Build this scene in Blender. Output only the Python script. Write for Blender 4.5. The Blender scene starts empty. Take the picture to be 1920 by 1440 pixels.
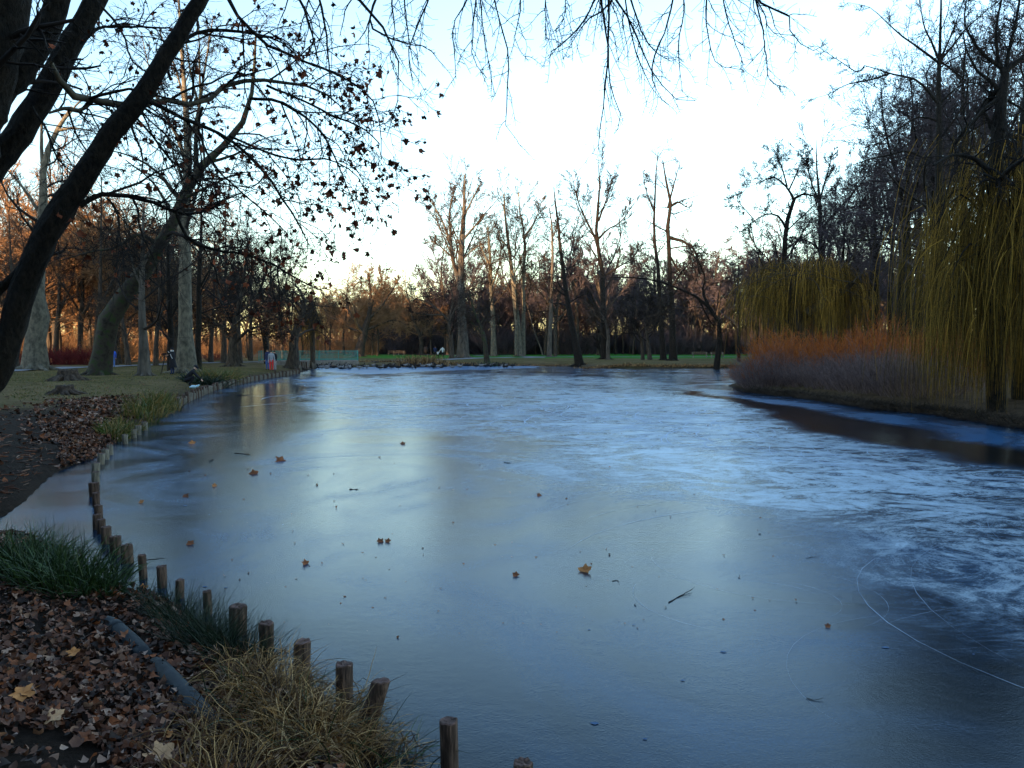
import bpy, math, random
import numpy as np
from mathutils import Vector
rng = np.random.default_rng(11)
random.seed(11)
S = bpy.context.scene
R = math.radians

# ------------------------------------------------------------------ camera
F = 1600.0                       # focal length in pixels of a 1920 wide frame
CH = 2.4                         # eye height above the ice
PITCH = math.atan(73 / F)
cam = bpy.data.cameras.new('camera')
cam.sensor_width = 36.0
cam.lens = 36.0 * F / 1920
cam.clip_start = 0.05
cam.clip_end = 3000
camo = bpy.data.objects.new('camera', cam)
camo.location = (0, 0, CH)
camo.rotation_euler = (math.pi / 2 - PITCH, 0, 0)
S.collection.objects.link(camo)
S.camera = camo

# ------------------------------------------------------------------ light
SUN_EL, SUN_AZ = R(6.5), R(218)  # azimuth clockwise from +Y (the view): behind the camera, to its left
S.view_settings.view_transform = 'Standard'
S.view_settings.look = 'None'
S.view_settings.gamma = 1
S.view_settings.use_curve_mapping = False
S.view_settings.exposure = 2.28
w = bpy.data.worlds.new('World'); S.world = w; w.use_nodes = True
nt = w.node_tree
bg = nt.nodes['Background']
sky = nt.nodes.new('ShaderNodeTexSky')
sky.sky_type = 'NISHITA'; sky.sun_disc = False
sky.sun_elevation = SUN_EL; sky.sun_rotation = SUN_AZ
sky.air_density = 1.0; sky.dust_density = 0.35; sky.ozone_density = 1.6
nt.links.new(sky.outputs[0], bg.inputs[0])
bg.inputs[1].default_value = 0.15
sl = bpy.data.lights.new('sun', 'SUN'); sl.energy = 3.4; sl.angle = R(0.5); sl.color = (1, 0.62, 0.32)
slo = bpy.data.objects.new('sun', sl)
sd = Vector((math.sin(SUN_AZ) * math.cos(SUN_EL), math.cos(SUN_AZ) * math.cos(SUN_EL), math.sin(SUN_EL)))
slo.rotation_euler = sd.to_track_quat('Z', 'Y').to_euler()
slo.location = (0, 0, 60)
S.collection.objects.link(slo)
try:
    S.cycles.max_bounces = 5
    S.cycles.diffuse_bounces = 2
    S.cycles.glossy_bounces = 3
    S.cycles.use_denoising = True
except Exception:
    pass

# ------------------------------------------------------------------ helpers
cp, sp = math.cos(PITCH), math.sin(PITCH)
def ray(px, py):
    x = (px - 960) / F; y = (720 - py) / F
    return np.array([x, cp + y * sp, -sp + y * cp])
def G(px, py, z=0.0):            # a point of the plane at height z
    d = ray(px, py); t = (z - CH) / d[2]
    return np.array([d[0] * t, d[1] * t, z])
def A(px, py, Y):                # a point at distance Y ahead
    d = ray(px, py); t = Y / d[1]
    return np.array([d[0] * t, Y, CH + d[2] * t])

def tag(o, label=None, cat=None, group=None, kind=None):
    if label: o['label'] = label
    if cat: o['category'] = cat
    if group: o['group'] = group
    if kind: o['kind'] = kind
    return o
def empty(name, loc, label, cat, group=None):
    o = bpy.data.objects.new(name, None); S.collection.objects.link(o)
    o.location = tuple(float(v) for v in loc); o.empty_display_size = 0.2
    return tag(o, label, cat, group)

class MB:
    """collects vertices and faces; build() links ONE mesh object"""
    def __init__(s): s.v = []; s.f = []; s.m = []; s.n = 0; s.sm = []
    def add(s, v, faces, mat=0, smooth=True):
        v = np.asarray(v, float).reshape(-1, 3)
        if not isinstance(faces, list): faces = [faces]
        for f in faces:
            f = np.asarray(f, dtype=np.int64)
            if f.size == 0: continue
            s.f.append(f + s.n)
            s.m.append(np.broadcast_to(np.asarray(mat, dtype=np.int32), (len(f),)).copy())
            s.sm.append(np.full(len(f), smooth))
        s.v.append(v); s.n += len(v)
    def mesh(s, name, mats, origin=(0, 0, 0)):
        me = bpy.data.meshes.new(name)
        v = np.concatenate(s.v) - np.asarray(origin, float)
        me.vertices.add(len(v)); me.vertices.foreach_set('co', v.astype(np.float32).ravel())
        li = np.concatenate([f.ravel() for f in s.f]).astype(np.int32)
        tot = np.concatenate([np.full(len(f), f.shape[1], dtype=np.int32) for f in s.f])
        st = np.concatenate([[0], np.cumsum(tot)[:-1]]).astype(np.int32)
        me.loops.add(len(li)); me.loops.foreach_set('vertex_index', li)
        me.polygons.add(len(tot)); me.polygons.foreach_set('loop_start', st)
        me.polygons.foreach_set('use_smooth', np.concatenate(s.sm))
        me.polygons.foreach_set('material_index', np.concatenate(s.m))
        for m in (mats if isinstance(mats, (list, tuple)) else [mats]): me.materials.append(m)
        me.update(calc_edges=True); me.validate()
        return me
    def build(s, name, mats, parent=None, origin=None):
        if origin is None: origin = tuple(parent.location) if parent is not None else (0, 0, 0)
        o = bpy.data.objects.new(name, s.mesh(name, mats, origin)); S.collection.objects.link(o)
        if parent is not None: o.parent = parent
        else: o.location = tuple(float(q) for q in origin)
        return o
def dup(root, loc, rz=0, sc=1.0, label=None, scz=None):
    r = root.copy(); S.collection.objects.link(r)
    r.location = tuple(float(v) for v in loc); r.rotation_euler = (0, 0, rz); r.scale = (sc, sc, scz or sc)
    if label: r['label'] = label
    for ch in root.children:
        c = ch.copy(); S.collection.objects.link(c); c.parent = r
        for g in ch.children:
            d = g.copy(); S.collection.objects.link(d); d.parent = c
    return r

def nrm(a): return a / (np.linalg.norm(a, axis=-1, keepdims=True) + 1e-9)
def tubes(mb, P, Rr, sides=3, mat=0, caps=False, rough=0.0):
    P = np.asarray(P, float); Rr = np.asarray(Rr, float)
    if P.ndim == 2: P = P[None]; Rr = Rr[None]
    N, K, _ = P.shape
    T = nrm(np.gradient(P, axis=1))
    mt = nrm(T.mean(axis=1))
    ref = np.where(np.abs(mt[:, 2:3]) > 0.6, np.array([[0.9, 0.43, 0.05]]), np.array([[0.1, 0.15, 1.0]]))
    U = nrm(np.cross(T, ref[:, None, :])); V = np.cross(T, U)
    a = np.arange(sides) / sides * 2 * math.pi
    rad = Rr[:, :, None]
    if rough: rad = rad * (1 + rough * rng.standard_normal((N, K, sides)).clip(-2, 2))
    vt = P[:, :, None, :] + rad[..., None] * (np.cos(a)[None, None, :, None] * U[:, :, None, :] + np.sin(a)[None, None, :, None] * V[:, :, None, :])
    n = np.arange(N)[:, None, None] * K * sides; k = np.arange(K - 1)[None, :, None] * sides; j = np.arange(sides)[None, None, :]; j2 = (j + 1) % sides
    q = np.stack([n + k + j, n + k + j2, n + k + sides + j2, n + k + sides + j], axis=-1).reshape(-1, 4)
    fs = [q]
    if caps:
        top = (np.arange(N)[:, None] * K * sides + (K - 1) * sides + np.arange(sides)[None, :])
        bot = (np.arange(N)[:, None] * K * sides + np.arange(sides)[None, ::-1])
        fs += [top, bot]
    mb.add(vt.reshape(-1, 3), fs, mat)

def resample(p, r, K, jit=0.0):
    p = np.asarray(p, float); r = np.asarray(r, float)
    # smooth with Catmull-Rom, then even spacing
    if len(p) > 2:
        pe = np.vstack([2 * p[0] - p[1], p, 2 * p[-1] - p[-2]]); re = np.concatenate([[r[0]], r, [r[-1]]])
        out = []; ro = []
        for i in range(1, len(pe) - 2):
            for t in np.linspace(0, 1, 6, endpoint=False):
                a, b, c, d = pe[i - 1:i + 3]
                out.append(0.5 * (2 * b + (c - a) * t + (2 * a - 5 * b + 4 * c - d) * t * t + (3 * b - a - 3 * c + d) * t ** 3))
                ro.append(re[i] * (1 - t) + re[i + 1] * t)
        out.append(p[-1]); ro.append(r[-1]); p = np.array(out); r = np.array(ro)
    s = np.concatenate([[0], np.cumsum(np.linalg.norm(np.diff(p, axis=0), axis=1))]); s /= s[-1]
    u = np.linspace(0, 1, K)
    q = np.stack([np.interp(u, s, p[:, i]) for i in range(3)], 1); rr = np.interp(u, s, r)
    if jit: q[1:] += rng.standard_normal((K - 1, 3)) * jit * rr[1:, None]
    return q, rr

def shoots(P, Rr, m, t0=0.2, t1=1.0, ang=40, lf=0.45, K=4, wander=0.2, trop=(0, 0, 0.1), rf=0.6, minr=0.004, absl=None, tip=0.35, tfall=0.55):
    """m side shoots from each of the parent curves, all at once"""
    N, Kp, _ = P.shape
    L = np.linalg.norm(np.diff(P, axis=1), axis=2).sum(1)
    t = (np.arange(m)[None] + rng.random((N, m))) / m * (t1 - t0) + t0
    x = t * (Kp - 1); i = np.clip(x.astype(int), 0, Kp - 2); fr = (x - i)[..., None]
    n = np.arange(N)[:, None]
    p0 = P[n, i] * (1 - fr) + P[n, i + 1] * fr
    tg = nrm(P[n, i + 1] - P[n, i])
    r0 = Rr[n, i] * (1 - fr[..., 0]) + Rr[n, i + 1] * fr[..., 0]
    rv = nrm(rng.standard_normal((N, m, 3))); perp = nrm(np.cross(tg, rv))
    an = np.radians(ang * (0.7 + 0.6 * rng.random((N, m))))[..., None]
    d = np.cos(an) * tg + np.sin(an) * perp
    ln = (np.full((N, 1), absl) if absl else L[:, None] * lf) * (1 - tfall * t) * (0.65 + 0.7 * rng.random((N, m)))
    st = ln[..., None] / (K - 1)
    out = [p0]; trop = np.asarray(trop, float)
    for k in range(K - 1):
        d = nrm(d + wander * rng.standard_normal((N, m, 3)) + trop)
        out.append(out[-1] + d * st)
    Q = np.stack(out, axis=2).reshape(N * m, K, 3)
    rb = np.maximum(r0 * rf, minr)
    RR = (rb[..., None] * (1 - (1 - tip) * np.linspace(0, 1, K))[None, None]).reshape(N * m, K)
    return Q, np.maximum(RR, minr * 0.6)

# ------------------------------------------------------------------ materials
def mat(name, c1, c2=None, scale=5.0, rough=0.85, bump=0.3, c3=None, stretch=(1, 1, 1), detail=6, spec=0.25, island=False, bdist=0.02, coords='Object'):
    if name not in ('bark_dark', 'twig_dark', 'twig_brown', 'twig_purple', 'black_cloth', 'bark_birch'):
        sc_ = lambda c: tuple(min(.85, v * 1.38) for v in c)
        c2 = sc_(c2 or tuple(v * 1.6 for v in c1)); c1 = sc_(c1)
        if c3: c3 = [sc_(c) for c in (c3 if isinstance(c3, list) else [c3])]
    m = bpy.data.materials.new(name); m.use_nodes = True
    t = m.node_tree; b = t.nodes['Principled BSDF']
    b.inputs['Roughness'].default_value = rough
    b.inputs['Specular IOR Level'].default_value = spec
    tc = t.nodes.new('ShaderNodeTexCoord'); mp = t.nodes.new('ShaderNodeMapping'); mp.inputs['Scale'].default_value = stretch
    t.links.new(tc.outputs[coords], mp.inputs[0])
    nz = t.nodes.new('ShaderNodeTexNoise'); nz.inputs['Scale'].default_value = scale; nz.inputs['Detail'].default_value = detail
    nz.inputs['Roughness'].default_value = 0.65
    t.links.new(mp.outputs[0], nz.inputs[0])
    rp = t.nodes.new('ShaderNodeValToRGB')
    e = rp.color_ramp.elements
    e[0].position = 0.0 if island else 0.35; e[1].position = 1.0 if island else 0.65
    e[0].color = (*c1, 1); e[1].color = (*(c2 or tuple(v * 1.6 for v in c1)), 1)
    if c3:
        cs = c3 if isinstance(c3, list) else [c3]
        for i, c in enumerate(cs):
            q = e.new(e[0].position + (i + 1) / (len(cs) + 1) * (1.0 if island else 0.3)); q.color = (*c, 1)
    if island:
        g = t.nodes.new('ShaderNodeNewGeometry'); t.links.new(g.outputs['Random Per Island'], rp.inputs[0])
        mx = t.nodes.new('ShaderNodeMix'); mx.data_type = 'RGBA'; mx.blend_type = 'MULTIPLY'; mx.inputs[0].default_value = 0.6
        t.links.new(rp.outputs[0], mx.inputs[6]); t.links.new(nz.outputs[0], mx.inputs[7]); t.links.new(mx.outputs[2], b.inputs['Base Color'])
    else:
        t.links.new(nz.outputs[0], rp.inputs[0]); t.links.new(rp.outputs[0], b.inputs['Base Color'])
    if bump:
        bp = t.nodes.new('ShaderNodeBump'); bp.inputs['Strength'].default_value = bump; bp.inputs['Distance'].default_value = bdist
        t.links.new(nz.outputs[0], bp.inputs['Height']); t.links.new(bp.outputs[0], b.inputs['Normal'])
    return m

M = {}
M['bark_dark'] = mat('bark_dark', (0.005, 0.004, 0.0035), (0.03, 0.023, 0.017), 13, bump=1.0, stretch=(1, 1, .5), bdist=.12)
M['bark_brown'] = mat('bark_brown', (0.018, 0.014, 0.011), (0.07, 0.055, 0.042), 7, bump=0.9, stretch=(1, 1, .25), bdist=.05)
M['bark_grey'] = mat('bark_grey', (0.03, 0.026, 0.022), (0.10, 0.085, 0.07), 3, bump=0.8, stretch=(1, 1, .3), bdist=.05)
M['bark_plane'] = mat('bark_plane', (0.045, 0.042, 0.033), (0.15, 0.13, 0.095), 4, bump=0.3, stretch=(1, 1, .6))
M['bark_moss'] = mat('bark_moss', (0.012, 0.01, 0.008), (0.022, 0.036, 0.01), 2.2, bump=1.0, c3=(0.035, 0.028, 0.021), bdist=.05)
M['bark_birch'] = mat('bark_birch', (0.2, 0.18, 0.16), (0.05, 0.045, 0.04), 6, stretch=(.4, .4, 2), bump=.2)
M['twig_dark'] = mat('twig_dark', (0.012, 0.009, 0.009), (0.03, 0.023, 0.02), 2, bump=0)
M['twig_brown'] = mat('twig_brown', (0.03, 0.022, 0.016), (0.08, 0.056, 0.04), 1.2, bump=0)
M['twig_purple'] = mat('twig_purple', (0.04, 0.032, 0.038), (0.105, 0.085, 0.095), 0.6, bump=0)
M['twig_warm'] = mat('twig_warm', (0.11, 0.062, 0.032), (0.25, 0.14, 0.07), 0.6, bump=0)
M['twig_willow'] = mat('twig_willow', (0.05, 0.028, 0.007), (0.54, 0.30, 0.045), 0.5, bump=0, island=True, c3=[(0.09, 0.055, 0.01), (0.19, 0.115, 0.018)])
M['twig_orange'] = mat('twig_orange', (0.28, 0.06, 0.012), (0.75, 0.19, 0.035), 1.2, bump=0, island=True)
M['twig_pink'] = mat('twig_pink', (0.10, 0.064, 0.06), (0.34, 0.24, 0.22), 1.2, bump=0, island=True)
M['twig_red'] = mat('twig_red', (0.10, 0.012, 0.016), (0.2, 0.03, 0.03), 1.2, bump=0, island=True)
M['leaf_plane'] = mat('leaf_plane', (0.06, 0.016, 0.008), (0.34, 0.085, 0.03), 12, bump=0.2, island=True, c3=(0.14, 0.04, 0.02), rough=.7)
M['leaf_oak'] = mat('leaf_oak', (0.08, 0.035, 0.015), (0.22, 0.10, 0.045), 8, bump=0, island=True, rough=.7)
M['litter'] = mat('litter', (0.016, 0.006, 0.003), (0.42, 0.27, 0.2), 40, bump=0.3, island=True, c3=[(0.03, 0.012, 0.007), (0.11, 0.036, 0.016), (0.05, 0.026, 0.019), (0.27, 0.08, 0.025), (0.09, 0.035, 0.02), (0.27, 0.13, 0.075)], rough=.75, spec=.4)
M['leaf_orange'] = mat('leaf_orange', (0.3, 0.11, 0.03), (0.5, 0.21, 0.07), 14, bump=0.3, rough=.7)
M['leaf_tan'] = mat('leaf_tan', (0.38, 0.2, 0.1), (0.52, 0.3, 0.16), 14, bump=0.3, rough=.7)
M['leaf_brown'] = mat('leaf_brown', (0.10, 0.035, 0.015), (0.26, 0.09, 0.035), 14, bump=0.3, rough=.7)
M['grass_green'] = mat('grass_green', (0.006, 0.02, 0.004), (0.035, 0.075, 0.012), 6, bump=0, island=True, rough=.5, spec=.4)
M['rush_green'] = mat('rush_green', (0.004, 0.012, 0.005), (0.018, 0.036, 0.015), 6, bump=0, island=True, rough=.5)
M['straw'] = mat('straw', (0.035, 0.016, 0.006), (0.60, 0.38, 0.17), 6, bump=0, island=True, rough=.6, c3=[(0.11, 0.055, 0.02), (0.32, 0.175, 0.065)])
M['reed_mix'] = mat('reed_mix', (0.03, 0.05, 0.006), (0.36, 0.22, 0.07), 6, bump=0, island=True, rough=.6, c3=[(0.07, 0.10, 0.012), (0.16, 0.12, 0.03)])
M['post_side'] = mat('post_side', (0.016, 0.009, 0.006), (0.14, 0.085, 0.06), 16, bump=0.9, stretch=(3, 3, .3), c3=(0.05, 0.03, 0.022), bdist=.012)
M['post_pale'] = mat('post_pale', (0.04, 0.034, 0.026), (0.22, 0.19, 0.15), 14, bump=0.8, stretch=(3, 3, .3), bdist=.012)
M['post_top'] = mat('post_top', (0.03, 0.018, 0.014), (0.15, 0.085, 0.07), 20, bump=0.6, bdist=.01)
M['pipe'] = mat('pipe', (0.010, 0.013, 0.016), (0.024, 0.03, 0.036), 8, rough=.65, bump=.25, spec=.25)
M['stump'] = mat('stump', (0.018, 0.013, 0.01), (0.08, 0.055, 0.04), 6, bump=1, bdist=.05)
M['concrete'] = mat('concrete', (0.12, 0.11, 0.095), (0.22, 0.2, 0.175), 3, bump=.3)
M['teal'] = mat('teal', (0.04, 0.17, 0.15), (0.06, 0.24, 0.21), 4, bump=0, rough=.5)
M['wood_plank'] = mat('wood_plank', (0.05, 0.035, 0.025), (0.10, 0.075, 0.055), 5, bump=.2)
M['skin'] = mat('skin', (0.5, 0.3, 0.22), (0.55, 0.34, 0.25), 5, bump=0, rough=.6)
M['hair'] = mat('hair', (0.03, 0.02, 0.015), (0.05, 0.035, 0.02), 5, bump=0)
M['black_cloth'] = mat('black_cloth', (0.012, 0.012, 0.016), (0.025, 0.025, 0.032), 5, bump=.1)
M['navy_cloth'] = mat('navy_cloth', (0.015, 0.022, 0.06), (0.025, 0.035, 0.09), 5, bump=.1)
M['blue_cloth'] = mat('blue_cloth', (0.03, 0.09, 0.5), (0.05, 0.14, 0.65), 5, bump=.1)
M['jeans'] = mat('jeans', (0.05, 0.1, 0.26), (0.07, 0.14, 0.34), 5, bump=.1)
M['lightblue_cloth'] = mat('lightblue_cloth', (0.35, 0.5, 0.7), (0.45, 0.6, 0.8), 5, bump=.1)
M['white_cloth'] = mat('white_cloth', (0.6, 0.6, 0.62), (0.75, 0.75, 0.78), 5, bump=.1)
M['grey_cloth'] = mat('grey_cloth', (0.22, 0.23, 0.26), (0.3, 0.31, 0.34), 5, bump=.1)
M['red_cloth'] = mat('red_cloth', (0.5, 0.03, 0.03), (0.6, 0.05, 0.04), 5, bump=.1)
M['duck_dark'] = mat('duck_dark', (0.006, 0.005, 0.005), (0.025, 0.02, 0.018), 20, bump=0)
M['duck_grey'] = mat('duck_grey', (0.1, 0.09, 0.085), (0.25, 0.23, 0.22), 12, bump=0)
M['frost_track'] = mat('frost_track', (0.26, 0.33, 0.45), (0.42, 0.5, 0.62), 3, bump=0, rough=.6)
M['bubble'] = mat('bubble', (0.03, 0.07, 0.15), (0.06, 0.11, 0.2), 9, bump=0, rough=.6, spec=.1)
M['asphalt'] = mat('asphalt', (0.13, 0.13, 0.145), (0.18, 0.18, 0.195), 1.5, bump=.1)

# ------------------------------------------------------------------ the pond outline (world metres)
def gp(l): return [tuple(G(x, y)[:2]) for x, y in l]
POND = [(0.35, 3.0)] + gp([(690, 1440), (600, 1350), (520, 1275), (440, 1215), (370, 1165), (300, 1122), (250, 1105), (195, 1090), (140, 1048), (70, 1012), (-20, 1003),
        (-60, 990), (10, 968), (50, 940), (80, 908), (112, 885), (150, 868), (180, 860), (197, 848), (211, 836), (244, 813), (276, 795), (322, 767), (350, 752), (400, 731),
        (470, 714), (560, 699)]) + [(-21.0, 86.0), (-24.0, 92), (-27, 108), (-30, 135), (-27, 135), (-23.4, 108), (-18.6, 92.5)] + gp([(650, 690), (700, 688), (800, 687), (950, 685.6), (1080, 685.5), (1097, 690), (1180, 691.5), (1250, 691), (1390, 691)]) + \
       [(32, 86), (42, 80), (42, 68), (30, 60), (18, 56), (12.6, 50)] + gp([(1384, 727), (1400, 736), (1500, 746), (1640, 767), (1760, 778), (1850, 792), (1920, 803), (2050, 828)]) + \
       [(17.5, 17), (20, 10), (15, 3.0), (6, 2.2), (1.6, 2.4)]
PP = np.array(POND)
def sdist(x, y):
    """distance to the pond's edge, negative on the pond"""
    x = np.asarray(x, float).ravel(); y = np.asarray(y, float).ravel()
    best = np.full(x.shape, 1e9); inside = np.zeros(x.shape, bool)
    n = len(PP)
    for i in range(n):
        x0, y0 = PP[i]; x1, y1 = PP[(i + 1) % n]
        dx, dy = x1 - x0, y1 - y0
        t = np.clip(((x - x0) * dx + (y - y0) * dy) / (dx * dx + dy * dy), 0, 1)
        best = np.minimum(best, np.hypot(x - x0 - t * dx, y - y0 - t * dy))
        c = ((y0 > y) != (y1 > y)) & (x < (x1 - x0) * (y - y0) / (y1 - y0 + 1e-12) + x0)
        inside ^= c
    return np.where(inside, -best, best)
def vnoise(x, y, sc, seed=0):
    x = x / sc + 100; y = y / sc + 100
    xi = np.floor(x).astype(int); yi = np.floor(y).astype(int); fx = x - xi; fy = y - yi
    fx = fx * fx * (3 - 2 * fx); fy = fy * fy * (3 - 2 * fy)
    def h(a, b):
        v = np.sin(a * 127.1 + b * 311.7 + seed * 74.7) * 43758.5453
        return v - np.floor(v)
    return (h(xi, yi) * (1 - fx) + h(xi + 1, yi) * fx) * (1 - fy) + (h(xi, yi + 1) * (1 - fx) + h(xi + 1, yi + 1) * fx) * fy
def sm(t): t = np.clip(t, 0, 1); return t * t * (3 - 2 * t)
def height(x, y):
    x = np.asarray(x, float); y = np.asarray(y, float); shp = x.shape; x = x.ravel(); y = y.ravel()
    d = sdist(x, y)
    d2 = d + (vnoise(x, y, .5, 3) - .5) * .12
    h = 0.13 * sm(d2 / .25) + 0.34 * sm(d / 3.5)
    h = h + (vnoise(x, y, 3.1, 1) - .5) * .12 * sm(d / 2) + (vnoise(x, y, .8, 2) - .5) * .05 * sm(d / .6)
    h = np.where(d < 0, np.maximum(-0.5, d * 1.0 - 0.02), h + 0.01)
    return h.reshape(shp)
def H(x, y): return float(height(np.array([x]), np.array([y]))[0])

# ------------------------------------------------------------------ ground
def zonecol():
    m = bpy.data.materials.new('ground'); m.use_nodes = True
    t = m.node_tree; b = t.nodes['Principled BSDF']; b.inputs['Roughness'].default_value = .95; b.inputs['Specular IOR Level'].default_value = .1
    at = t.nodes.new('ShaderNodeAttribute'); at.attribute_name = 'zone'
    tc = t.nodes.new('ShaderNodeTexCoord')
    n1 = t.nodes.new('ShaderNodeTexNoise'); n1.inputs['Scale'].default_value = 14; n1.inputs['Detail'].default_value = 9; n1.inputs['Roughness'].default_value = .75
    n2 = t.nodes.new('ShaderNodeTexNoise'); n2.inputs['Scale'].default_value = 1.1; n2.inputs['Detail'].default_value = 8; n2.inputs['Roughness'].default_value = .7
    t.links.new(tc.outputs['Object'], n1.inputs[0]); t.links.new(tc.outputs['Object'], n2.inputs[0])
    mr = t.nodes.new('ShaderNodeMapRange'); mr.inputs[1].default_value = .3; mr.inputs[2].default_value = .7; mr.inputs[3].default_value = .35; mr.inputs[4].default_value = 1.8
    t.links.new(n1.outputs[0], mr.inputs[0])
    mr2 = t.nodes.new('ShaderNodeMapRange'); mr2.inputs[1].default_value = .3; mr2.inputs[2].default_value = .7; mr2.inputs[3].default_value = .6; mr2.inputs[4].default_value = 1.4
    t.links.new(n2.outputs[0], mr2.inputs[0])
    mm = t.nodes.new('ShaderNodeMath'); mm.operation = 'MULTIPLY'; t.links.new(mr.outputs[0], mm.inputs[0]); t.links.new(mr2.outputs[0], mm.inputs[1])
    vm = t.nodes.new('ShaderNodeVectorMath'); vm.operation = 'SCALE'; t.links.new(at.outputs['Color'], vm.inputs[0]); t.links.new(mm.outputs[0], vm.inputs['Scale'])
    t.links.new(vm.outputs[0], b.inputs['Base Color'])
    bp = t.nodes.new('ShaderNodeBump'); bp.inputs['Strength'].default_value = .9; bp.inputs['Distance'].default_value = .10
    t.links.new(n1.outputs[0], bp.inputs['Height']); t.links.new(bp.outputs[0], b.inputs['Normal'])
    return m
an = np.concatenate([np.radians(np.linspace(-40, 40, 230)), np.radians(np.linspace(44, 316, 50))])
rr = np.concatenate([[0.0], np.geomspace(0.8, 150, 270), np.geomspace(156, 2500, 30)])
X = rr[:, None] * np.sin(an)[None]; Y = rr[:, None] * np.cos(an)[None]
Z = height(X, Y)
nr, na = X.shape
i = np.arange(nr - 1)[:, None] * na; j = np.arange(na)[None]; j2 = (j + 1) % na
q = np.stack([i + j, i + na + j, i + na + j2, i + j2], -1).reshape(-1, 4)
g = MB(); g.add(np.stack([X, Y, Z], -1), [q[:, ::-1]])
ground = g.build('ground', zonecol()); tag(ground, kind='structure')
d = sdist(X, Y).reshape(X.shape); nA = vnoise(X, Y, 2.3, 5); nB = vnoise(X, Y, .6, 6); nC = vnoise(X, Y, 7, 8)
def col(c): return np.array(c)[None, None] * 1.4
soil = col((0.022, 0.014, 0.010)); olive = col((0.072, 0.056, 0.018)); tan = col((0.12, 0.08, 0.04)); green = col((0.028, 0.12, 0.014)); brown = col((0.10, 0.062, 0.035))
C = np.broadcast_to(olive, X.shape + (3,)).copy()
def blend(C, c, wgt): return C * (1 - wgt[..., None]) + c * wgt[..., None]
C = blend(C, tan, sm((nA * .6 + nC * .4 - .35) * 3) * .6)
C = blend(C, soil * 1.4, sm(1 - d / 2.2) * .85)
C = blend(C, soil, sm((30 - np.hypot(X + 6, Y)) / 9 + (nA - .5)))                       # bare earth near the stumps
C = blend(C, green, sm((Y - 118) / 14 + (nA - .5)) * sm((X + 24 - (Y - 118) * -.25) / 8))  # lawn beyond the path
C = blend(C, green * .8, sm((Y - 98) / 5) * sm((12 - np.abs(X + 4)) / 6) * 0)
C = blend(C, brown, sm((-X - 38 - (Y - 50) * .02) / 4) * .8 * sm((Y - 30) / 20))         # leafy wood floor
C = blend(C, brown * .8, sm((X - 12) / 4) * sm((Y - 20) / 5) * sm((75 - Y) / 5))
C = blend(C, brown * .7, sm((Y - 185) / 20))
ca = ground.data.color_attributes.new('zone', 'FLOAT_COLOR', 'POINT')
ca.data.foreach_set('color', np.concatenate([C, np.ones(X.shape + (1,))], -1).astype(np.float32).ravel())

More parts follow.
